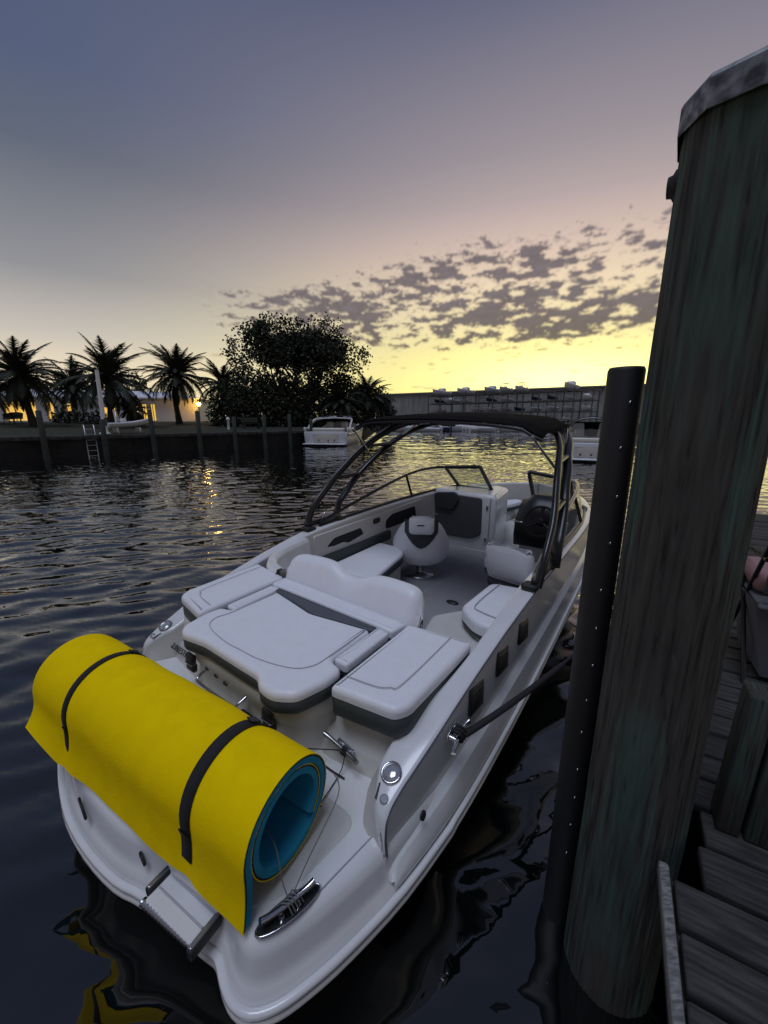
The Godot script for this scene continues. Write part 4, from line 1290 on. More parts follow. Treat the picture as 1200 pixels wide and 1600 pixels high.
# ---------------------------------------------------------------- dock on the right
func build_dock() -> void:
	var hd := 0.80
	var e0 := at_height(1072, 1600, hd)
	var e1 := at_height(1043, 1327, hd)
	var d := (e1 - e0).normalized()          # along the dock's edge, away from the camera
	var n := Vector3(-d.z, 0, d.x)           # to the right, over the planks
	var pile_c := Vector3(0.885, 0, -1.13)
	var D := thing("wooden_dock", "weathered grey plank dock with a pale edge board, beside the big timber pile", "dock", Vector3(e0.x, 0, e0.z))
	var origin := D.position
	var along_pile := (pile_c - origin).dot(d)
	var meshes: Array = []
	for v in 4:
		var st := mb()
		box(st, Transform3D(), Vector3(1.9, 0.036, 0.133 - 0.003 * v), 0.006)
		st.generate_normals(); st.index()
		meshes.append(st.commit())
	var bas := Basis(n, Vector3.UP, -d)
	var k := 0
	var u := -0.75
	while u < 6.5:
		var near := absf(u - along_pile)
		var off := 0.004
		if near < 0.24:
			off = (pile_c - origin).dot(n) + sqrt(maxf(0.0, 0.175 * 0.175 - maxf(near - 0.066, 0.0) ** 2)) + 0.01
			off = maxf(off, 0.004)
		var p := d * u + n * (off + 0.95 + rng.randf_range(0.0, 0.006)) + Vector3(0, hd - 0.018 + rng.randf_range(-0.004, 0.004), 0)
		share(meshes[k % 4], "plank", M["plank%d" % ((k * 7 + k / 3) % 3)], D, Transform3D(bas * Basis(Vector3(1, 0, 0), rng.randf_range(-0.012, 0.012)) * Basis(Vector3.UP, rng.randf_range(-0.004, 0.004)), p))
		k += 1
		u += 0.147
	# pale edge board, broken at the pile
	for seg in [[-0.9, along_pile - 0.20], [along_pile + 0.20, 6.5]]:
		var st := mb()
		var ln: float = seg[1] - seg[0]
		box(st, Transform3D(bas, d * ((seg[0] + seg[1]) * 0.5) - n * 0.014 + Vector3(0, hd - 0.02 + 0.004, 0)), Vector3(0.026, 0.04, ln), 0.004)
		put(st, "edge_board", M.rim_board, D)
		st = mb()
		box(st, Transform3D(bas, d * ((seg[0] + seg[1]) * 0.5) + n * 0.03 + Vector3(0, hd - 0.15, 0)), Vector3(0.04, 0.2, ln), 0.004)
		put(st, "fascia", M.plank1, D)
	for off in [0.25, 1.0, 1.75]:
		var st := mb()
		box(st, Transform3D(bas, d * 2.8 + n * off + Vector3(0, hd - 0.14, 0)), Vector3(0.05, 0.19, 7.2))
		put(st, "stringer", M.plank1, D)
	# the big timber pile with its sheet metal cap
	var P := thing("timber_pile", "thick weathered green timber pile with a faceted sheet metal cap", "pile", pile_c)
	var st := mb()
	var rows: Array = []
	var nz := FastNoiseLite.new(); nz.seed = 3; nz.frequency = 1.0
	for i in 241:
		var y := lerpf(-1.6, 2.835, i / 240.0)
		var row := PackedVector3Array()
		for a in 220:
			var an := TAU * a / 220.0
			var r := 0.150 - 0.004 * (y - 1.0)
			# drying checks that wander up the grain
			var ck := absf(nz.get_noise_3d(cos(an) * 5.0 + 9.0, y * 0.45, sin(an) * 5.0))
			var gate := smoothstep(-0.05, 0.25, nz.get_noise_3d(cos(an) * 2.0, y * 1.6 + 30.0, sin(an) * 2.0))
			r -= 0.0075 * (1.0 - smoothstep(0.0, 0.045, ck)) * gate
			r -= 0.0022 * (1.0 - smoothstep(0.0, 0.10, absf(nz.get_noise_3d(cos(an) * 14.0, y * 0.7 + 5.0, sin(an) * 14.0))))
			r += 0.0035 * nz.get_noise_3d(cos(an) * 2.0, y * 0.8, sin(an) * 2.0)
			r += 0.0022 * nz.get_noise_3d(cos(an) * 16.0, y * 1.3, sin(an) * 16.0)
			row.append(Vector3(cos(an) * r, y, sin(an) * r))
		rows.append(row)
	loft(st, rows, false, true); fan(st, rows[240])
	put(st, "trunk", M.pile, P)
	st = mb()
	rows = []
	for q in [[0.1535, 2.782], [0.1545, 2.784], [0.1545, 2.842], [0.150, 2.852], [0.09, 2.862], [0.01, 2.868]]:
		var row := PackedVector3Array()
		for a in 10:
			var an := TAU * a / 10.0 + 0.35
			row.append(Vector3(cos(an), 0, sin(an)) * q[0] * (1.035 + 0.012 * sin(a * 2.3)) + Vector3(0, q[1] + 0.006 * sin(a * 1.7), 0))
		rows.append(row)
	st.set_smooth_group(0xFFFFFFFF)
	for i in 5:
		for j in 10: quad(st, rows[i][j], rows[i + 1][j], rows[i + 1][(j + 1) % 10], rows[i][(j + 1) % 10])
	put(st, "cap", M.galv, P)
	# bolt head on the pile's boat side
	var bdir := (Vector3(-0.788, 0, -0.616)).normalized()
	st = mb(); lathe(st, [Vector2(0.036, 0), Vector2(0.036, 0.008), Vector2(0.026, 0.014), Vector2(0.024, 0.024)], Transform3D(Basis(Quaternion(Vector3.UP, bdir)), bdir * 0.138 + Vector3(0, 2.70, 0)), 12)
	put(st, "bolt", M.rubber, P)
	# black fender post in front of the pile, nailed all the way down
	var fdir := (Vector3(-0.62, 0, -0.78)).normalized()
	var fc := pile_c + fdir * 0.214
	var FP := thing("fender_post", "slim black fender post with nail heads standing against the timber pile", "post", fc)
	st = mb()
	lathe(st, [Vector2(0.054, -1.6), Vector2(0.053, 0.5), Vector2(0.052, 2.245), Vector2(0.048, 2.255), Vector2(0.02, 2.258)], Transform3D(), 28)
	put(st, "post", M.fender, FP)
	var nd := (Vector3(-fc.x, 0, -fc.z).normalized()).rotated(Vector3.UP, 0.30)
	var yy := 2.15
	while yy > 0.3:
		st = mb(); lathe(st, [Vector2(0.0042, 0), Vector2(0.0038, 0.002), Vector2(0.001, 0.0028)], Transform3D(Basis(Quaternion(Vector3.UP, nd)), (nd.rotated(Vector3.UP, rng.randf_range(-0.12, 0.12))) * 0.0522 + Vector3(0, yy, 0)), 8)
		put(st, "nail", M.chrome, FP)
		yy -= 0.148 + rng.randf_range(-0.02, 0.02)
	# short post of two boards beside the pile
	var Q := thing("dock_post", "short stub post of two grey boards standing on the planks behind the big pile", "post", Vector3(1.165, hd, -1.03), -0.55)
	for q in [[-0.036, 0.50, 0.06], [0.042, 0.44, 0.075]]:
		st = mb(); box(st, Transform3D(Basis(Vector3.FORWARD, 0.02), Vector3(q[0], q[1] * 0.5, 0)), Vector3(q[2], q[1], 0.10), 0.006)
		put(st, "board", M.post, Q)
	# hidden neighbour that holds the mooring line
	var pm := boat.transform * V(3.98, 0.0, 1.80)
	var NP := thing("timber_pile", "timber pile farther along the dock that holds the black mooring line", "pile", Vector3(pm.x, 0, pm.z))
	st = mb(); lathe(st, [Vector2(0.125, -1.5), Vector2(0.12, 1.0), Vector2(0.115, 2.0), Vector2(0.05, 2.03)], Transform3D(), 24)
	put(st, "trunk", M.pile, NP)
	# folding chair on the dock, only its corner shows past the pile
	var ch := thing("folding_chair", "grey fabric folding chair with a pink towel on the dock planks", "chair", Vector3(2.16, hd, -1.86), -0.5)
	st = mb(); box(st, Transform3D(Basis(Vector3.RIGHT, 0.08), Vector3(0, 0.42, 0)), Vector3(0.50, 0.03, 0.46), 0.012); put(st, "seat", M.pool_fabric, ch)
	st = mb(); box(st, Transform3D(Basis(Vector3.RIGHT, 0.25), Vector3(0, 0.72, 0.28)), Vector3(0.50, 0.5, 0.025), 0.01); put(st, "backrest", M.pool_fabric, ch)
	st = mb(); box(st, Transform3D(Basis(Vector3.RIGHT, 0.08), Vector3(-0.17, 0.50, -0.03)), Vector3(0.16, 0.10, 0.30), 0.03); put(st, "towel", M.pink, ch)
	st = mb()
	var apron: Array = []
	for q in [[0.42, 0.26], [0.25, 0.22], [0.03, 0.18]]: apron.append(PackedVector3Array([Vector3(-q[1], q[0], 0.2), Vector3(-q[1], q[0], -0.2), Vector3(q[1], q[0], -0.2), Vector3(q[1], q[0], 0.2)]))
	loft(st, apron, false, true); put(st, "side_cloth", M.pool_fabric, ch)
	for sx in [-0.25, 0.25]:
		st = mb(); tube(st, [Vector3(sx, 0.0, -0.2), Vector3(sx, 0.95, 0.33)], 0.011, 8); put(st, "leg", M.black_metal, ch)
		st = mb(); tube(st, [Vector3(sx, 0.0, 0.25), Vector3(sx, 0.62, -0.18), Vector3(sx, 0.64, 0.2)], 0.011, 8); put(st, "leg", M.black_metal, ch)

# ---------------------------------------------------------------- the left bank
var wall_a: Vector3
var wall_b: Vector3
var wall_d: Vector3
var wall_n: Vector3

func ground_y(p: Vector3) -> float:
	return 1.2 + clampf((p - wall_a).dot(wall_n), 0.0, 16.0) * 0.042

func bank_at(px: float, depth: float) -> Vector3:
	var p := at_depth(px, 655, depth)
	return Vector3(p.x, ground_y(p), p.z)

func build_left_bank() -> void:
	var q0 := at_height(0, 721, 0)
	var q1 := at_height(475, 696, 0)
	wall_d = (q1 - q0).normalized()
	wall_n = Vector3(wall_d.z, 0, -wall_d.x)
	if wall_n.z > 0: wall_n = -wall_n
	wall_a = q0 - wall_d * 14.0
	wall_b = q1 + wall_d * 5.5
	# lawn
	var st := mb()
	var rows: Array = []
	for i in 41:
		var row := PackedVector3Array()
		var u := i / 40.0
		for j in 31:
			var v := j / 30.0
			var far := v * v * 70.0
			var p := wall_a.lerp(wall_b, u) + wall_n * far * lerpf(1.0, 0.9, u) + Vector3(0, 0, 0)
			p = p.lerp(p + Vector3(0, 0, -10) * v, 1.0)
			p.y = ground_y(p) - 0.02 + 0.03 * sin(p.x * 0.9) * sin(p.z * 0.7) * v
			row.append(p)
		rows.append(row)
	loft(st, rows)
	tag(put(st, "lawn", M.grass), "grass bank behind the seawall", "", "", "structure")
	# seawall with its cap
	var W := thing("seawall", "long dark concrete seawall with a cap along the grassy bank", "wall", Vector3.ZERO)
	var face := func(a: Vector3, b: Vector3, hh: float, th: float, y0: float, called: String) -> void:
		var dd := (b - a).normalized()
		var nn := Vector3(dd.z, 0, -dd.x)
		var sm := mb()
		box(sm, Transform3D(Basis(dd, Vector3.UP, dd.cross(Vector3.UP)), (a + b) * 0.5 + Vector3(0, y0 + hh * 0.5, 0)), Vector3(a.distance_to(b), hh, th), 0.015)
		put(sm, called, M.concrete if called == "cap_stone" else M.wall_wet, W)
	var L := wall_a.distance_to(wall_b)
	var seg := 4.0
	var s := 0.0
	while s < L:
		var a := wall_a + wall_d * s
		var b := wall_a + wall_d * minf(s + seg, L)
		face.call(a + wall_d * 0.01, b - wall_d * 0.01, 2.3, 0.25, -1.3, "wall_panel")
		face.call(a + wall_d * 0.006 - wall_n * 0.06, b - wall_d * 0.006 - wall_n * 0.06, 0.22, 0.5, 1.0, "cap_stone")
		s += seg
	var c := wall_b + Vector3(0.8, 0, -40)
	face.call(wall_b, c, 2.5, 0.3, -1.3, "wall_panel")

func build_far_shore() -> void:
	# one broad sheet of ground behind the basin that reaches the horizon
	var st := mb()
	var rows: Array = []
	for i in 14:
		var z := 78.0 + pow(i / 13.0, 2.5) * 700.0
		var row := PackedVector3Array()
		for j in 25:
			var x := lerpf(-1.0, 1.0, j / 24.0) * 900.0
			row.append(Vector3(x, 1.3, -z))
		rows.append(row)
	loft(st, rows)
	tag(put(st, "ground", M.gravel), "flat yard behind the basin", "", "", "structure")
	var Q := thing("quay_wall", "low concrete quay at the far end of the basin", "wall")
	for i in 24:
		st = mb()
		box(st, Transform3D(Basis(), Vector3(-6.0 + i * 6.0 + 3.0, 0.1, -78.0)), Vector3(5.97, 2.44, 0.5), 0.02)
		put(st, "wall_panel", M.concrete, Q)
	# the right-hand bank behind the dock
	# storage shed
	var a := at_depth(596, 655, 134.0)
	var b := at_depth(1120, 655, 88.0)
	a.y = 1.3; b.y = 1.3
	var d := (b - a).normalized()
	var S := thing("storage_shed", "long grey metal boat storage shed behind the racks", "building", a, atan2(-d.z, d.x))
	var ln := a.distance_to(b)
	st = mb(); box(st, Transform3D(Basis(), Vector3(ln * 0.5, 4.3, -20.0)), Vector3(ln, 8.6, 40.0)); put(st, "wall", M.shed, S)
	st = mb()
	quad(st, Vector3(-0.4, 8.62, 0.5), Vector3(ln + 0.4, 8.62, 0.5), Vector3(ln + 0.4, 9.4, -20.0), Vector3(-0.4, 9.4, -20.0))
	quad(st, Vector3(-0.4, 9.4, -20.0), Vector3(ln + 0.4, 9.4, -20.0), Vector3(ln + 0.4, 8.62, -40.5), Vector3(-0.4, 8.62, -40.5))
	put(st, "roof", M.shed, S)
	st = mb(); box(st, Transform3D(Basis(), Vector3(ln * 0.5, 8.55, 0.35)), Vector3(ln + 0.8, 0.35, 0.25)); put(st, "fascia", M.trim, S)
	var x := 3.0
	while x < ln - 2.0:
		st = mb(); box(st, Transform3D(Basis(), Vector3(x, 4.1, 0.06)), Vector3(0.22, 8.2, 0.12)); put(st, "pilaster", M.shed, S)
		x += 6.0

# ---------------------------------------------------------------- things on the left bank
func bank_boat(called: String, label: String, at: Vector3, turn: float, l: float, b: float, arch := false) -> Node3D:
	# express cruiser: stern at the origin, bow along -z
	var T := thing(called, label, "boat", at, turn)
	var st := mb()
	var rows: Array = []
	for i in 17:
		var u := i / 16.0
		var w := b * 0.5 * (1.0 - pow(u, 3.2)) * (0.93 + 0.07 * minf(u * 5.0, 1.0))
		var top := 0.95 + 0.45 * u
		var row := PackedVector3Array()
		for p in [[0.0, -0.3], [0.72, -0.05], [0.86, 0.15], [0.95, 0.55], [1.0, top - 0.22], [1.03, top - 0.18], [0.98, top - 0.12], [0.94, top]]: row.append(Vector3(w * p[0], p[1], -l * u + (0.35 * u * u * p[1] * -1.0)))
		rows.append(row)
	for sd in [1.0, -1.0]:
		var rr: Array = []
		for r in rows:
			var q := PackedVector3Array()
			for p in r: q.append(Vector3(p.x * sd, p.y, p.z))
			rr.append(q)
		loft(st, rr)
	var H := put(st, "hull", M.boat_white, T)
	st = mb()
	box(st, Transform3D(Basis(Vector3.RIGHT, 0.12), Vector3(0, 0.52, 0.02)), Vector3(b * 0.90, 0.86, 0.08), 0.03)
	put(st, "transom", M.boat_white, T)
	st = mb(); box(st, Transform3D(Basis(), Vector3(0, 0.16, 0.35)), Vector3(b * 0.86, 0.07, 0.7), 0.03); put(st, "swim_platform", M.boat_white, T)
	st = mb(); box(st, Transform3D(Basis(), Vector3(0, 0.03, 0.05)), Vector3(b * 0.9, 0.1, 0.12), 0.02); put(st, "boot_stripe", M.boat_navy, T)
	# transom door, lettering strip and exhaust
	st = mb(); box(st, Transform3D(Basis(Vector3.RIGHT, 0.12), Vector3(0, 0.50, 0.075)), Vector3(b * 0.52, 0.5, 0.02), 0.02); put(st, "transom_panel", M.boat_cream, T)
	st = mb(); box(st, Transform3D(Basis(Vector3.RIGHT, 0.12), Vector3(-b * 0.03, 0.64, 0.095)), Vector3(b * 0.28, 0.06, 0.01), 0.004); put(st, "nameplate", M.boat_dark, T)
	for sx in [-0.3, 0.1, 0.36]:
		st = mb(); lathe(st, [Vector2(0.05, 0), Vector2(0.05, 0.02)], Transform3D(Basis(Vector3.RIGHT, PI / 2), Vector3(b * sx * 0.5, 0.36, 0.09)), 10); put(st, "fitting", M.boat_dark, T)
	# deck and cabin top
	st = mb()
	var deck: Array = []
	for i in 13:
		var u := lerpf(0.42, 0.97, i / 12.0)
		var w := b * 0.5 * (1.0 - pow(u, 3.2)) * 0.93
		var top := 0.95 + 0.45 * u
		var bulge := 0.45 * smoothstep(0.97, 0.45, u)
		deck.append(PackedVector3Array([Vector3(-w, top, -l * u), Vector3(-w * 0.75, top + bulge * 0.7, -l * u), Vector3(0, top + bulge, -l * u), Vector3(w * 0.75, top + bulge * 0.7, -l * u), Vector3(w, top, -l * u)]))
	loft(st, deck); fan(st, deck[0]); put(st, "foredeck", M.boat_white, T)
	for sd in [-1.0, 1.0]:
		st = mb(); box(st, Transform3D(Basis(Vector3.UP, sd * 0.12), Vector3(sd * b * 0.44, 0.95, -l * 0.5)), Vector3(0.02, 0.14, l * 0.18), 0.008); put(st, "port_light", M.window_dark, T)
	# cockpit sides, seats and wrap windscreen
	for sd in [-1.0, 1.0]:
		st = mb(); box(st, Transform3D(Basis(Vector3.RIGHT, -0.03), Vector3(sd * b * 0.45, 1.03, -l * 0.22)), Vector3(0.16, 0.28, l * 0.44), 0.05); put(st, "coaming", M.boat_white, T)
	st = mb(); box(st, Transform3D(Basis(), Vector3(0, 1.0, -0.5)), Vector3(b * 0.7, 0.36, 0.4), 0.08); put(st, "seat", M.boat_cream, T)
	for sx in [-0.55, 0.5]:
		st = mb(); box(st, Transform3D(Basis(), Vector3(sx, 1.25, -l * 0.33)), Vector3(0.5, 0.7, 0.35), 0.1); put(st, "helm_seat", M.boat_cream, T)
	st = mb()
	var wl := PackedVector3Array(); var wh := PackedVector3Array()
	for k in 13:
		var a := lerpf(-1.45, 1.45, k / 12.0)
		wl.append(Vector3(sin(a) * b * 0.42, 1.38, -l * 0.40 - cos(a) * 0.7))
		wh.append(Vector3(sin(a) * b * 0.38, 1.95, -l * 0.36 - cos(a) * 0.45))
	loft(st, [wl, wh]); put(st, "windscreen", M.window_dark, T)
	st = mb(); var fr: Array = []
	for p in wh: fr.append(p)
	tube(st, fr, 0.025, 6); put(st, "windscreen_frame", M.steel, T)
	if arch:
		for sd in [-1.0, 1.0]:
			st = mb(); tube(st, smooth_path([Vector3(sd * b * 0.44, 1.05, -0.7), Vector3(sd * b * 0.43, 1.4, -1.1), Vector3(sd * b * 0.40, 1.72, -1.9), Vector3(sd * b * 0.30, 1.80, -2.3)], 4), [0.14, 0.14, 0.13, 0.13, 0.12, 0.12, 0.11, 0.11, 0.10, 0.10, 0.10, 0.09, 0.09], 8, true, 0.5); put(st, "arch_leg", M.boat_white, T)
		st = mb(); tube(st, [Vector3(-b * 0.30, 1.80, -2.3), Vector3(0, 1.84, -2.32), Vector3(b * 0.30, 1.80, -2.3)], 0.05, 8, true, 2.0); put(st, "arch_top", M.boat_white, T)
		st = mb(); loft(st, [PackedVector3Array([Vector3(-b * 0.38, 1.78, -2.4), Vector3(0, 1.9, -2.4), Vector3(b * 0.38, 1.78, -2.4)]), PackedVector3Array([Vector3(-b * 0.36, 1.85, -3.8), Vector3(0, 2.0, -3.8), Vector3(b * 0.36, 1.85, -3.8)])]); put(st, "canvas_top", M.canvas, T)
	return T

func build_bank_things() -> void:
	var st: SurfaceTool
	# mooring piles along the seawall
	var piles := [[62, 641, 8.0], [158, 655, 8.0], [236, 640, 6.5], [309, 642, 6.5], [365, 651, 6.0], [412, 648, 6.0], [452, 647, 6.0], [486, 654, 6.0]]
	var where := ["in front of the leftmost tall palm", "beside the white davit pole", "beside the low drooping palm by the white house", "in front of the white house's lamp", "beside the white garden post", "below the big spreading tree's left side", "below the big spreading tree's trunks", "beside the moored white cruiser"]
	for i in piles.size():
		var q: Array = piles[i]
		var hit := ray(q[0], 655)
		var o := Vector3(0, 0, 0)
		# distance where the pixel's ray crosses the line of the wall, half a metre out
		var wa := wall_a - wall_n * 0.62
		var den := hit.x * wall_n.x + hit.z * wall_n.z
		var k := (wa.x * wall_n.x + wa.z * wall_n.z) / den
		o = Vector3(hit.x * k, 0, hit.z * k)
		var top := at_depth(q[0], q[1], -o.z).y
		var P := thing("mooring_pile", "grey timber mooring pile at the seawall " + where[i], "pile", o, 0.4 * i, "piles along the far seawall")
		st = mb()
		lathe(st, [Vector2(0.15, -1.2), Vector2(0.14, 1.0), Vector2(0.13, top - 0.05), Vector2(0.08, top)], Transform3D(Basis(Vector3.FORWARD, 0.015 * sin(i * 2.1)), Vector3.ZERO), 12)
		put(st, "trunk", M.post, P)
	# ladder
	var lb := wall_foot(136)
	var LD := thing("dock_ladder", "metal ladder hung on the seawall left of the davit", "ladder", lb - wall_n * 0.18, atan2(-wall_d.z, wall_d.x))
	for sx in [-0.23, 0.23]:
		st = mb(); tube(st, [Vector3(sx, -0.3, 0), Vector3(sx, 1.75, 0), Vector3(sx, 1.8, -0.3), Vector3(sx, 1.2, -0.5)], 0.035, 8); put(st, "rail", M.steel, LD)
	for k in 6:
		st = mb(); tube(st, [Vector3(-0.23, 0.05 + 0.3 * k, 0), Vector3(0.23, 0.05 + 0.3 * k, 0)], 0.028, 6); put(st, "rung", M.steel, LD)
	# davit with a small white dinghy
	var db := wall_foot(166) + wall_n * 0.9
	db.y = ground_y(db)
	var DV := thing("davit", "white leaning davit pole at the edge of the seawall", "davit", db)
	var tip := at_depth(151, 578, -db.z) - db
	st = mb(); tube(st, [Vector3.ZERO, Vector3(0, 0.3, 0), tip * 0.5, tip], [0.16, 0.14, 0.12, 0.10], 10); put(st, "boom", M.white_paint, DV)
	st = mb(); lathe(st, [Vector2(0.3, 0), Vector2(0.3, 0.06), Vector2(0.18, 0.1), Vector2(0.18, 0.5)], Transform3D(), 14); put(st, "base", M.white_paint, DV)
	var t2 := at_depth(177, 640, -db.z + 0.8) - db
	st = mb(); tube(st, [Vector3(t2.x + 0.12, 0, t2.z), t2], 0.05, 8); put(st, "stay", M.white_paint, DV)
	var sk := wall_foot(205) + wall_n * 1.0
	sk.y = ground_y(sk) + 0.32
	var SK := thing("dinghy", "small white dinghy resting on chocks on the seawall beside the davit", "dinghy", sk, atan2(-wall_d.z, wall_d.x) + 0.12)
	SK.scale = Vector3.ONE * 0.78
	st = mb()
	var rows: Array = []
	for i in 15:
		var u := i / 14.0
		var w := 0.62 * (1.0 - pow(u, 3.0)) + 0.01
		var lift := 0.35 * pow(u, 2.5)
		var row := PackedVector3Array()
		for p in [[-1.0, 0.42], [-1.04, 0.36], [-0.85, 0.12], [0.0, 0.0], [0.85, 0.12], [1.04, 0.36], [1.0, 0.42], [0.8, 0.36], [0.0, 0.30], [-0.8, 0.36]]: row.append(Vector3(lerpf(-1.5, 1.6, u), p[1] + lift, w * p[0]))
		rows.append(row)
	loft(st, rows, false, true); fan(st, rows[0]); put(st, "hull", M.boat_white, SK)
	st = mb(); box(st, Transform3D(Basis(), Vector3(-0.3, 0.55, 0)), Vector3(0.35, 0.4, 0.4), 0.08); put(st, "console", M.boat_white, SK)
	st = mb(); box(st, Transform3D(Basis(Vector3.FORWARD, 0.1), Vector3(-1.55, 0.45, 0)), Vector3(0.25, 0.75, 0.3), 0.08); put(st, "outboard", M.boat_dark, SK)
	for sx in [-0.9, 0.7]:
		st = mb(); box(st, Transform3D(Basis(), Vector3(sx, -0.13, 0)), Vector3(0.12, 0.36, 0.9), 0.02); put(st, "chock", M.white_paint, SK)
	# white garden post, bench
	var gp := bank_at(356, 31.5)
	var GP := thing("garden_post", "short white post standing on the lawn behind the seawall", "post", gp)
	st = mb(); lathe(st, [Vector2(0.10, 0), Vector2(0.10, 0.7), Vector2(0.15, 0.74), Vector2(0.13, 0.85), Vector2(0.03, 0.95)], Transform3D(), 12); put(st, "post", M.white_paint, GP)
	var bp := bank_at(392, 33.5)
	var BN := thing("garden_bench", "grey slatted bench on the lawn below the big tree", "bench", bp, 0.8)
	for k in 4:
		st = mb(); box(st, Transform3D(Basis(), Vector3(0, 0.45, -0.18 + 0.12 * k)), Vector3(1.5, 0.035, 0.10)); put(st, "seat_slat", M.post, BN)
	for k in 3:
		st = mb(); box(st, Transform3D(Basis(Vector3.RIGHT, -0.15), Vector3(0, 0.58 + 0.13 * k, -0.27 - 0.02 * k)), Vector3(1.5, 0.10, 0.03)); put(st, "back_slat", M.post, BN)
	for sx in [-0.65, 0.65]:
		st = mb(); box(st, Transform3D(Basis(), Vector3(sx, 0.22, 0)), Vector3(0.07, 0.44, 0.46)); put(st, "leg", M.post, BN)
	# terrace furniture before the lit windows
	for i in 3:
		var fp := bank_at([14.0, 27.0, 112.0][i], [31.0, 32.0, 36.0][i])
		var CH := thing("patio_chair", ["dark round-backed patio chair before the lit windows, left of its twin", "dark round-backed patio chair before the lit windows, close to the palm trunk", "dark patio chair on the lawn between the two left palms"][i], "chair", fp, 0.6 * i, "patio chairs before the house")
		st = mb()
		var rw: Array = []
		for k in 11:
			var an := lerpf(-1.7, 1.7, k / 10.0)
			rw.append(PackedVector3Array([Vector3(sin(an) * 0.34, 0.35, -cos(an) * 0.34), Vector3(sin(an) * 0.42, 0.85 - 0.15 * absf(an) / 1.7, -cos(an) * 0.42), Vector3(sin(an) * 0.36, 0.85 - 0.15 * absf(an) / 1.7, -cos(an) * 0.36), Vector3(sin(an) * 0.30, 0.4, -cos(an) * 0.30)]))
		loft(st, rw, false, true); put(st, "backrest", M.wicker, CH)
		st = mb(); lathe(st, [Vector2(0.34, 0.30), Vector2(0.36, 0.36), Vector2(0.33, 0.45), Vector2(0.1, 0.47)], Transform3D(), 16); put(st, "seat", M.pool_fabric, CH)
		for k in 4:
			st = mb(); tube(st, [Vector3(cos(k * PI / 2 + 0.78) * 0.27, 0.32, sin(k * PI / 2 + 0.78) * 0.27), Vector3(cos(k * PI / 2 + 0.78) * 0.32, 0, sin(k * PI / 2 + 0.78) * 0.32)], 0.025, 6); put(st, "leg", M.wicker, CH)
	build_house()
	# cruisers
	var c0 := at_height(510, 697, 0.0)
	bank_boat("motor_cruiser", "white motor cruiser moored stern-on at the end of the seawall below the trees", c0, -deg_to_rad(9), 9.0, 3.3, true).scale = Vector3.ONE * 1.2
	build_right_cruiser()

func wall_foot(px: float) -> Vector3:
	var r := ray(px, 655)
	var k := (wall_a.x * wall_n.x + wall_a.z * wall_n.z) / (r.x * wall_n.x + r.z * wall_n.z)
	return Vector3(r.x * k, 0, r.z * k)

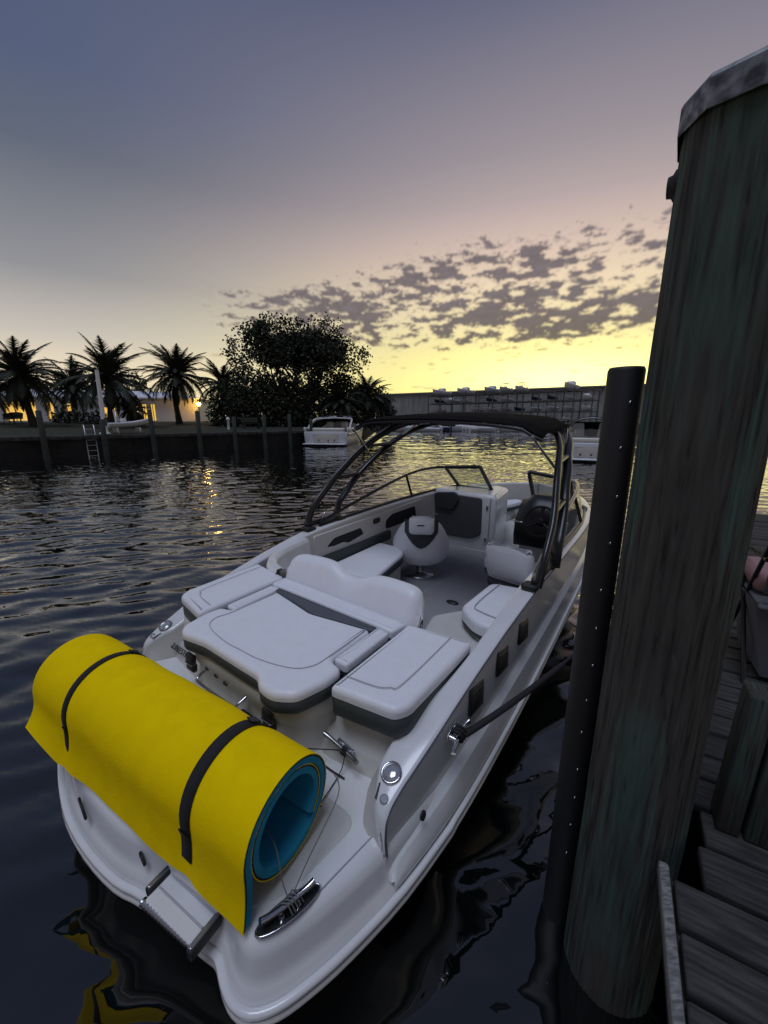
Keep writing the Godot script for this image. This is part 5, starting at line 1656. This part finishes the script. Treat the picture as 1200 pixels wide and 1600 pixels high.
func build_house() -> void:
	var st: SurfaceTool
	var p0 := at_depth(-60, 655, 44.0)
	var p1 := at_depth(310, 655, 50.0)
	var by := 1.84
	p0.y = by; p1.y = by
	var d := (p1 - p0).normalized()
	var L := p0.distance_to(p1)
	var H := thing("house", "white single-storey house with lit windows and a pale hip roof behind the palms", "house", p0, atan2(-d.z, d.x))
	# right wing: blank white wall; left wing: large lit openings under a deep eave
	var split := L * 0.755
	# solid wall with openings: piers and headers leave the windows open
	var wins := [[0.6, 3.2, 0.2, 2.1], [3.9, 7.0, 0.1, 2.1], [7.9, 8.7, 0.1, 2.1], [9.8, 10.9, 0.3, 2.0], [13.2, 14.8, 0.5, 1.6], [16.4, 17.2, 0.1, 2.0], [17.5, 18.1, 0.1, 2.0], [18.4, 19.0, 0.1, 2.0]]
	var x := 0.0
	for w in wins:
		st = mb(); box(st, Transform3D(Basis(), Vector3((x + w[0]) * 0.5, 1.3, -0.15)), Vector3(w[0] - x, 2.6, 0.3)); put(st, "wall", M.white_paint, H)
		st = mb(); box(st, Transform3D(Basis(), Vector3((w[0] + w[1]) * 0.5, (2.6 + w[3]) * 0.5, -0.15)), Vector3(w[1] - w[0] - 0.004, 2.6 - w[3], 0.296)); put(st, "lintel", M.white_paint, H)
		st = mb(); box(st, Transform3D(Basis(), Vector3((w[0] + w[1]) * 0.5, w[2] * 0.5, -0.15)), Vector3(w[1] - w[0] - 0.004, w[2], 0.296)); put(st, "sill_wall", M.white_paint, H)
		var win := Node3D.new(); win.name = "window"; H.add_child(win, true)
		var n := maxi(2, int(round((w[1] - w[0]) / 0.9)))
		for k in n + 1:
			st = mb(); box(st, Transform3D(Basis(), Vector3(lerpf(w[0] + 0.03, w[1] - 0.03, float(k) / n), (w[2] + w[3]) * 0.5, -0.12)), Vector3(0.06, w[3] - w[2], 0.08)); put(st, "mullion", M.trim, win)
		st = mb(); box(st, Transform3D(Basis(), Vector3((w[0] + w[1]) * 0.5, (w[2] + w[3]) * 0.5, -0.13)), Vector3(w[1] - w[0], w[3] - w[2], 0.012)); put(st, "pane", M.glass_clear, win)
		# drawn, lit curtain behind the pane
		st = mb()
		var cr: Array = []
		var m := int((w[1] - w[0]) * 14.0)
		for k in m + 1:
			var cx := lerpf(w[0] + 0.05, w[1] - 0.05, float(k) / m)
			var cz := -0.42 + 0.05 * sin(k * 1.9)
			cr.append(PackedVector3Array([Vector3(cx, w[2], cz), Vector3(cx, w[3] + 0.1, cz)]))
		loft(st, cr); put(st, "curtain", M.lit, win)
		x = w[1]
	st = mb(); box(st, Transform3D(Basis(), Vector3((x + L) * 0.5, 1.3, -0.15)), Vector3(L - x, 2.6, 0.3)); put(st, "wall", M.white_paint, H)
	st = mb(); box(st, Transform3D(Basis(), Vector3(L - 0.15, 1.3, -5.2)), Vector3(0.3, 2.6, 9.6)); put(st, "wall", M.white_paint, H)
	st = mb(); box(st, Transform3D(Basis(), Vector3(L * 0.5, 1.3, -10.1)), Vector3(L, 2.6, 0.3)); put(st, "wall", M.white_paint, H)
	st = mb(); box(st, Transform3D(Basis(), Vector3(0.15, 1.3, -5.2)), Vector3(0.3, 2.6, 9.6)); put(st, "wall", M.white_paint, H)
	st = mb(); box(st, Transform3D(Basis(), Vector3(L * 0.5, -0.06, -5.0)), Vector3(L + 0.4, 0.14, 10.6)); put(st, "slab", M.concrete, H)
	st = mb(); box(st, Transform3D(Basis(), Vector3(L * 0.5, 2.66, -5.0)), Vector3(L + 0.7, 0.14, 10.9)); put(st, "eave", M.white_paint, H)
	st = mb()
	var e := [Vector3(-0.4, 2.74, 0.45), Vector3(L + 0.4, 2.74, 0.45), Vector3(L + 0.4, 2.74, -10.5), Vector3(-0.4, 2.74, -10.5)]
	var r0 := Vector3(4.0, 3.75, -5.0)
	var r1 := Vector3(L - 4.6, 3.75, -5.0)
	st.set_smooth_group(0xFFFFFFFF)
	quad(st, e[0], e[1], r1, r0); quad(st, e[2], e[3], r0, r1); tri(st, e[1], e[2], r1); tri(st, e[3], e[0], r0)
	put(st, "roof", M.roof, H)
	# lights inside the lit rooms
	for q in [[2.0, 1.6], [5.5, 1.5], [10.0, 1.5], [17.6, 1.5]]:
		var o := OmniLight3D.new(); o.name = "room_light"; H.add_child(o, true)
		o.position = Vector3(q[0], q[1], -1.4)
		o.light_color = Color(1.0, 0.72, 0.35); o.light_energy = 0.6; o.omni_range = 25.0; o.shadow_enabled = true
		o.light_size = 0.3
	# wall lamp at the corner
	var lp := p1 + d * 0.7 + Vector3(0, at_depth(319, 632, 50.0).y - by, 1.2)
	var LM := thing("garden_lamp", "lit round lamp on a post at the corner of the white house", "lamp", Vector3(lp.x, ground_y(lp), lp.z))
	var hh := lp.y - ground_y(lp)
	st = mb(); lathe(st, [Vector2(0.09, 0), Vector2(0.05, 0.2), Vector2(0.045, hh - 0.22), Vector2(0.12, hh - 0.18)], Transform3D(), 12); put(st, "pole", M.trim, LM)
	st = mb(); lathe(st, [Vector2(0.08, -0.19), Vector2(0.19, -0.10), Vector2(0.23, 0.0), Vector2(0.19, 0.10), Vector2(0.08, 0.20), Vector2(0.02, 0.22)], Transform3D(Basis(), Vector3(0, hh, 0)), 14); put(st, "globe", M.lamp, LM)
	var lo := OmniLight3D.new(); lo.name = "lamp_light"; LM.add_child(lo)
	lo.position = Vector3(0, hh, 0.3); lo.light_color = Color(1.0, 0.74, 0.35); lo.light_energy = 1.6; lo.light_size = 0.2; lo.omni_range = 30.0; lo.shadow_enabled = true

func build_right_cruiser() -> void:
	var p := at_height(918, 722, 0.0)
	var T := bank_boat("sport_cruiser", "white sport cruiser with a dark canvas top moored farther along the dock", p, deg_to_rad(-27), 7.5, 2.45)
	var st := mb()
	var rows: Array = []
	for i in 9:
		var u := i / 8.0
		var row := PackedVector3Array()
		for j in 13:
			var a := lerpf(-PI / 2, PI / 2, j / 12.0)
			row.append(Vector3(sin(a) * 1.02, 1.75 + cos(a) * 0.48 - 0.12 * u * u, -0.9 - 2.4 * u))
		rows.append(row)
	loft(st, rows)
	put(st, "canvas_top", M.canvas, T)
	for z in [-0.92, -2.0, -3.25]:
		st = mb()
		var pp: Array = []
		for j in 13:
			var a := lerpf(-PI / 2, PI / 2, j / 12.0)
			pp.append(Vector3(sin(a) * 1.0, 1.73 + cos(a) * 0.46 - 0.02 * absf(z), z))
		pp.push_front(Vector3(-1.05, 1.15, z)); pp.append(Vector3(1.05, 1.15, z))
		tube(st, pp, 0.02, 6); put(st, "canvas_bow", M.steel, T)
	for sx in [-0.62, 0.62]:
		st = mb(); quad(st, Vector3(sx - 0.36, 1.12, -0.95), Vector3(sx + 0.36, 1.12, -0.95), Vector3(sx + 0.26, 1.9, -0.95), Vector3(sx - 0.26, 1.9, -0.95)); put(st, "clear_panel", M.clear_vinyl, T)

# ---------------------------------------------------------------- trees
func frond(st: SurfaceTool, base: Vector3, az: float, lift: float, length: float, curl: float, r: RandomNumberGenerator) -> void:
	var out := Vector3(cos(az), 0, sin(az))
	var sidev := Vector3(-sin(az), 0, cos(az))
	var pts: Array = []
	var a := lift
	var p := base
	var n := 14
	for i in n + 1:
		pts.append(p)
		p += (out * cos(a) + Vector3.UP * sin(a)) * (length / n)
		a -= curl / n * (0.6 + 0.9 * i / n)
	tube(st, pts, [0.05, 0.045, 0.04, 0.038, 0.035, 0.032, 0.03, 0.028, 0.025, 0.022, 0.02, 0.018, 0.015, 0.012, 0.01], 4, false)
	st.set_smooth_group(0xFFFFFFFF)
	var m := 42
	for k in m:
		var u := 0.10 + 0.90 * k / (m - 1.0)
		var f := u * n
		var i := mini(int(f), n - 1)
		var q: Vector3 = (pts[i] as Vector3).lerp(pts[i + 1], f - i)
		var dir: Vector3 = (pts[i + 1] - pts[i]).normalized()
		var ll := length * 0.26 * sin(PI * clampf(0.18 + u * 0.80, 0, 1)) * r.randf_range(0.85, 1.15)
		var upn := sidev.cross(dir)
		for sd in [-1.0, 1.0]:
			var ld: Vector3 = (dir * 0.85 + sidev * sd * 0.75 + upn * -0.22 + Vector3(r.randf_range(-0.1, 0.1), r.randf_range(-0.18, 0.05), r.randf_range(-0.1, 0.1))).normalized()
			var e: Vector3 = q + ld * ll
			var w: Vector3 = dir * 0.05
			tri(st, q - w, q + w, e)

func palm(px: float, depth: float, crown_y: float, rad_px: float, label: String, fronds := 46, seed_ := 1) -> void:
	var r := RandomNumberGenerator.new(); r.seed = seed_
	var b := bank_at(px, depth)
	var top := at_depth(px, crown_y, depth).y - b.y
	var rad := rad_px * depth / 637.0
	var P := thing("palm_tree", label, "palm", b, 0.0, "palms on the bank")
	var st := mb()
	var pts: Array = []
	var rr: Array = []
	for i in 15:
		var u := i / 14.0
		pts.append(Vector3(0.45 * sin(seed_ * 1.7) * u * u + 0.10 * sin(u * 5.0 + seed_), top * u, 0.1 * sin(u * 1.5)))
		rr.append(lerpf(0.30, 0.21, minf(u * 4.0, 1.0)) + 0.07 * smoothstep(0.75, 1.0, u) + (0.012 if i % 2 == 0 else 0.0))
	tube(st, pts, rr, 12)
	put(st, "trunk", M.bark, P)
	st = mb()
	var c: Vector3 = pts[14]
	for k in fronds:
		var u := float(k) / fronds
		var lift := lerpf(1.45, -0.45, pow(u, 0.85)) + r.randf_range(-0.2, 0.2)
		frond(st, c + Vector3(0, 0.05, 0), k * 2.39996 + r.randf_range(-0.2, 0.2), lift, rad * r.randf_range(0.85, 1.25) * lerpf(1.0, 1.08, u), lerpf(1.0, 1.3, u) * r.randf_range(0.75, 1.3), r)
	for k in 5: frond(st, c - Vector3(0, 0.15, 0), k * 1.256 + r.randf_range(-0.3, 0.3), -0.9 + r.randf_range(-0.25, 0.1), rad * r.randf_range(0.55, 0.9), 0.9, r)
	put(st, "crown", M.frond, P)

func leaf(st: SurfaceTool, p: Vector3, size: float, r: RandomNumberGenerator) -> void:
	var d := Vector3(r.randf_range(-1, 1), r.randf_range(-0.8, 0.6), r.randf_range(-1, 1)).normalized()
	var s := d.cross(Vector3(r.randf_range(-1, 1), r.randf_range(-1, 1), r.randf_range(-1, 1))).normalized() * size * 0.36
	tri(st, p, p + d * size * 0.5 + s, p + d * size)
	tri(st, p, p + d * size, p + d * size * 0.5 - s)

func grow(bark: SurfaceTool, tips: Array, p: Vector3, d: Vector3, length: float, rad: float, level: int, r: RandomNumberGenerator, cen: Vector3, ext: Vector3) -> void:
	var pts: Array = [p]
	var rr: Array = [rad]
	var q := p
	var dd := d
	for i in 4:
		dd = (dd + Vector3(r.randf_range(-0.22, 0.22), r.randf_range(-0.08, 0.16), r.randf_range(-0.22, 0.22))).normalized()
		q += dd * length / 4.0
		pts.append(q)
		rr.append(lerpf(rad, rad * 0.6, (i + 1) / 4.0))
	tube(bark, pts, rr, 7 if level < 2 else 4, false)
	var e := (q - cen) / ext
	if level >= 5 or rad < 0.018:
		tips.append(q)
		return
	if level >= 3: tips.append(pts[3])
	var n := 3 if level < 2 else (2 + r.randi() % 2)
	for k in n:
		var nd := (dd + Vector3(r.randf_range(-1, 1), r.randf_range(-0.25, 0.6), r.randf_range(-1, 1)) * 0.85).normalized()
		if e.length() > 0.85: nd = (nd - e.normalized() * 0.6).normalized()
		grow(bark, tips, q, nd, length * r.randf_range(0.62, 0.82), rad * 0.62, level + 1, r, cen, ext)

func build_trees() -> void:
	palm(52, 29.0, 588, 60, "tall feathery palm in front of the lit windows, its trunk behind the leftmost pile", 50, 3)
	palm(174, 31.0, 594, 62, "tall feathery palm behind the leaning white davit pole", 50, 5)
	palm(278, 37.0, 588, 50, "thick-trunked round-headed palm before the white house wall", 60, 8)
	palm(350, 39.0, 603, 40, "shorter palm right of the garden lamp beside the big tree", 46, 9)
	palm(118, 38.0, 606, 46, "lower palm in the gap between the two tall left palms", 40, 12)
	palm(218, 33.0, 642, 24, "low drooping palm in front of the white house's left corner", 40, 14)
	palm(-30, 30.0, 600, 56, "palm at the end of the lit windows, partly out of view", 40, 15)
	palm(578, 44.0, 620, 40, "ragged palm at the right end of the tree group near the shed", 44, 17)
	palm(530, 40.0, 630, 34, "low palm under the right side of the big tree", 40, 19)
	# the broad tree
	var r := RandomNumberGenerator.new(); r.seed = 21
	var dep := 42.0
	var b := bank_at(463, dep)
	var k := dep / 637.0
	var T := thing("spreading_tree", "broad dark spreading tree with open branches on the bank above the cruiser", "tree", b)
	var bark := mb()
	var tips: Array = []
	var cen := Vector3(0, 5.9, 0)
	var ext := Vector3(7.3, 5.0, 5.5)
	for q in [[-0.5, -0.55], [0.4, 0.5], [0.1, 0.0], [-0.2, -0.15], [0.5, 0.25]]:
		grow(bark, tips, Vector3(q[0], 0, r.randf_range(-0.5, 0.5)), Vector3(q[1], 1.0, r.randf_range(-0.35, 0.35)).normalized(), 3.0, 0.26, 0, r, cen, ext)
	put(bark, "trunk", M.bark, T)
	var st := mb()
	st.set_smooth_group(0xFFFFFFFF)
	var kept := 0
	for p in tips:
		var e: Vector3 = (p - cen) / ext
		if e.length() > 1.12: continue
		kept += 1
		var nl := 17
		for i in nl: leaf(st, p + Vector3(r.randfn(), r.randfn() * 0.7, r.randfn()) * 0.26, r.randf_range(0.20, 0.36), r)
	print("tips ", tips.size(), " kept ", kept)
	# outer shell of clumps so that the outline is full but broken
	for i in 520:
		var a := r.randf_range(0, TAU)
		var ph := asin(r.randf_range(-0.55, 1.0))
		var dir := Vector3(cos(a) * cos(ph), sin(ph), sin(a) * cos(ph))
		var lob := 0.90 + 0.10 * sin(a * 3.0 + 1.0) * cos(ph) + 0.07 * sin(ph * 7.0 + a * 2.0)
		var c := cen + dir * ext * lob * r.randf_range(0.80, 1.0)
		for j in 15: leaf(st, c + Vector3(r.randfn(), r.randfn() * 0.7, r.randfn()) * 0.30, r.randf_range(0.18, 0.34), r)
	put(st, "crown", M.leaf, T)
	# dark shrubs and hedge below it
	var sh := [[356, 36, 2.6, 1.3], [366, 37, 3.8, 2.0], [396, 38, 4.3, 2.3], [424, 39, 4.6, 2.4], [452, 40, 4.5, 2.4], [482, 41, 4.4, 2.5], [512, 41, 4.6, 2.4], [545, 43, 4.8, 2.5], [575, 45, 4.2, 2.3], [108, 34, 1.0, 1.2], [150, 34, 0.9, 0.9], [208, 58, 6.6, 3.0], [592, 47, 3.4, 1.8], [25, 58, 7.0, 3.2], [140, 58, 7.0, 3.4], [80, 57, 6.6, 3.2]]
	var sl := ["under the garden lamp's right side", "left of the big tree behind the white post", "at the left foot of the big tree behind the bench", "at the big tree's left trunk", "between the big tree's trunks", "at the big tree's right trunk", "behind the moored cruiser's stern", "behind the moored cruiser's windscreen", "below the ragged right palm", "low on the lawn between the two left palms", "low on the lawn behind the davit pole", "rising behind the house beside the round-headed palm", "at the end of the bank before the shed", "rising behind the house above the leftmost lit windows", "rising behind the house behind the davit pole", "rising behind the house between the tall left palms"]
	for i in sh.size():
		var q: Array = sh[i]
		var p := bank_at(q[0], q[1])
		var S := thing("shrub", "dense dark shrub " + sl[i], "shrub", p, 0.0, "shrubs on the bank")
		var bs := mb()
		for j in 5: tube(bs, [Vector3(r.randf_range(-0.3, 0.3), 0, r.randf_range(-0.3, 0.3)), Vector3(r.randf_range(-0.8, 0.8), q[2] * 0.45, r.randf_range(-0.6, 0.6)), Vector3(r.randf_range(-1.2, 1.2), q[2] * 0.8, r.randf_range(-0.9, 0.9))], [0.08, 0.05, 0.02], 5, false)
		put(bs, "stem", M.bark, S)
		st = mb()
		st.set_smooth_group(0xFFFFFFFF)
		for j in int(130.0 * q[3] * minf(q[2] / 3.0, 1.6)):
			var a := r.randf_range(0, TAU)
			var y := r.randf()
			var rad: float = q[3] * (0.55 + 0.5 * sqrt(r.randf())) * sqrt(maxf(0.12, 1.0 - pow(absf(y * 1.25 - 0.35), 2.2)))
			var c := Vector3(cos(a) * rad, y * q[2] * (0.88 + 0.14 * sin(a * 3.0 + i)), sin(a) * rad * 0.8)
			for l in 7: leaf(st, c + Vector3(r.randfn(), r.randfn(), r.randfn()) * 0.22, r.randf_range(0.20, 0.36), r)
		put(st, "foliage", M.leaf_b if i % 2 else M.leaf, S)

# ---------------------------------------------------------------- the marina at the far end
func marina_boat(kind: int) -> Node3D:
	# bow along -z, keel at y = 0
	var T := Node3D.new()
	var l: float = [7.2, 8.4, 6.4][kind]
	var b: float = [2.4, 2.7, 2.3][kind]
	var st := mb()
	var rows: Array = []
	for i in 11:
		var u := i / 10.0
		var w := b * 0.5 * (1.0 - pow(u, 2.6)) * (0.9 + 0.1 * minf(u * 4.0, 1.0)) + 0.01
		var top := 1.05 + 0.42 * u * u
		var row := PackedVector3Array()
		for p in [[0.92, top - 0.02], [1.0, top], [1.03, top - 0.12], [0.9, 0.5], [0.78, 0.3], [0.0, 0.0 + 0.25 * pow(u, 3.0)], [-0.78, 0.3], [-0.9, 0.5], [-1.03, top - 0.12], [-1.0, top], [-0.92, top - 0.02], [-0.8, 0.75], [0.8, 0.75]]: row.append(Vector3(w * p[0], p[1], l * 0.5 - l * u - 0.3 * u * p[1]))
		rows.append(row)
	loft(st, rows, false, true); fan(st, rows[0])
	put(st, "hull", [M.boat_white, M.boat_white, M.boat_navy][kind], T)
	if kind != 1:
		st = mb(); box(st, Transform3D(Basis(), Vector3(0, 1.15, 0.2)), Vector3(0.8, 0.9, 0.9), 0.12); put(st, "console", M.boat_white, T)
		st = mb(); box(st, Transform3D(Basis(), Vector3(0, 2.35, 0.3)), Vector3(1.7, 0.08, 2.0), 0.03); put(st, "hard_top", M.boat_white if kind == 0 else M.boat_dark, T)
		for sx in [-0.65, 0.65]:
			for sz in [-0.4, 1.0]:
				st = mb(); tube(st, [Vector3(sx, 0.8, sz), Vector3(sx * 0.95, 2.33, sz * 0.9)], 0.04, 5, false); put(st, "top_leg", M.steel, T)
	else:
		st = mb()
		var cab: Array = []
		for q in [[1.2, 1.9, 0.9], [0.2, 1.95, 0.92], [-0.5, 1.55, 0.9], [-2.2, 1.25, 0.6]]: cab.append(PackedVector3Array([Vector3(-q[2] * 1.1, 0.9, q[0]), Vector3(-q[2], q[1] - 0.1, q[0]), Vector3(-q[2] * 0.8, q[1], q[0]), Vector3(q[2] * 0.8, q[1], q[0]), Vector3(q[2], q[1] - 0.1, q[0]), Vector3(q[2] * 1.1, 0.9, q[0])]))
		loft(st, cab); fan(st, cab[0]); fan(st, cab[3]); put(st, "cabin", M.boat_white, T)
		st = mb(); box(st, Transform3D(Basis(), Vector3(0, 1.62, 1.21)), Vector3(1.3, 0.4, 0.03)); put(st, "cabin_window", M.window_dark, T)
		for sx in [-0.97, 0.97]:
			st = mb(); box(st, Transform3D(Basis(), Vector3(sx, 1.55, 0.6)), Vector3(0.03, 0.35, 1.0)); put(st, "cabin_window", M.window_dark, T)
	for sx in ([-0.4, 0.4] if kind != 2 else [0.0]):
		st = mb(); box(st, Transform3D(Basis(Vector3.RIGHT, -0.1), Vector3(sx, 1.05, l * 0.5 + 0.3)), Vector3(0.34, 0.75, 0.5), 0.1)
		box(st, Transform3D(Basis(Vector3.RIGHT, -0.1), Vector3(sx, 0.45, l * 0.5 + 0.3)), Vector3(0.14, 0.9, 0.25), 0.04); put(st, "outboard", M.boat_dark if kind != 1 else M.boat_white, T)
	return T

func build_marina() -> void:
	var st: SurfaceTool
	var protos: Array = [marina_boat(0), marina_boat(1), marina_boat(2)]
	# storage racks
	var a := at_depth(668, 655, 106.0); a.y = 1.3
	var b := at_depth(922, 655, 82.0); b.y = 1.3
	var d := (b - a).normalized()
	var ln := a.distance_to(b)
	var turn := atan2(-d.z, d.x)
	var bays := 11
	var bw_ := ln / bays
	var lev := [0.0, 2.45, 4.7, 6.75]
	var R := thing("boat_rack", "tall open steel rack stacked with boats before the grey shed", "rack", a, turn)
	for i in bays + 1:
		for z in [-0.2, -6.0]:
			st = mb(); box(st, Transform3D(Basis(), Vector3(i * bw_, 3.6, z)), Vector3(0.22, 7.2, 0.22)); put(st, "upright", M.rack, R)
		for k in range(1, 4):
			st = mb(); box(st, Transform3D(Basis(), Vector3(i * bw_ + 0.11, lev[k] - 0.12, -3.1)), Vector3(0.16, 0.22, 6.4)); put(st, "arm", M.rack, R)
	for k in range(1, 4):
		for z in [-0.2, -6.0]:
			st = mb(); box(st, Transform3D(Basis(), Vector3(ln * 0.5, lev[k] - 0.10, z + 0.115)), Vector3(ln, 0.2, 0.10)); put(st, "beam", M.rack, R)
	for i in bays:
		for k in range(1, 4):
			for off in [0.28, 0.72]:
				st = mb(); box(st, Transform3D(Basis(), Vector3((i + off) * bw_, lev[k] + 0.04, -3.1)), Vector3(0.16, 0.16, 5.6)); put(st, "bunk", M.rack, R)
	var rb := RandomNumberGenerator.new(); rb.seed = 4
	var names := ["white open boat with hard top", "white cabin boat", "navy open boat with dark top"]
	var ord := ["first", "second", "third", "fourth", "fifth", "sixth", "seventh", "eighth", "ninth", "tenth", "eleventh"]
	var lv := ["under the rack", "on the rack's low shelf", "on the rack's middle shelf", "on the rack's top shelf"]
	var bas := Basis(Vector3.UP, turn)
	for i in bays:
		for k in range(0, 4):
			if rb.randf() < (0.22 if k < 3 else 0.35): continue
			var kind := rb.randi() % 3
			var p := a + bas * Vector3((i + 0.5) * bw_, (lev[k] + 0.12) if k > 0 else 0.35, -3.1 + rb.randf_range(-0.4, 0.4))
			var o: Node3D = protos[kind].duplicate()
			o.name = numbered("stored_boat")
			add_child(o)
			o.position = p
			o.rotation.y = turn + PI
			o.scale = Vector3.ONE * rb.randf_range(0.80, 0.92) * (0.86 if k < 3 else 1.0)
			if k < 3: o.scale.y *= 0.86
			tag(o, "%s %s, %s bay from the palms" % [names[kind], lv[k], ord[i]], "boat", "boats on the storage rack")
			if k == 0:
				for z in [-1.6, 1.6]:
					st = mb(); box(st, Transform3D(Basis(), Vector3(0, -0.14, z)), Vector3(1.2, 0.5, 0.2)); put(st, "stand", M.rack, o)
	# boats moored along the quay
	for i in 13:
		var px := 632.0 + i * 20.5
		var dep := 72.0 + rb.randf_range(-1.5, 1.5)
		var kind := [0, 1, 2, 1, 0, 1, 1, 0, 2, 1, 0, 1, 2][i] as int
		var p := at_depth(px, 655, dep); p.y = -0.32
		var o: Node3D = protos[kind].duplicate()
		o.name = numbered("moored_boat")
		add_child(o)
		o.position = p
		o.rotation.y = rb.randf_range(0.9, 2.2) * (1 if i % 3 else -1)
		o.scale = Vector3.ONE * rb.randf_range(0.9, 1.1)
		tag(o, "%s at the far quay, %s from the palms" % [names[kind], (ord + ["twelfth", "thirteenth"])[i]], "boat", "boats moored at the far quay")
	for p in protos: p.free()
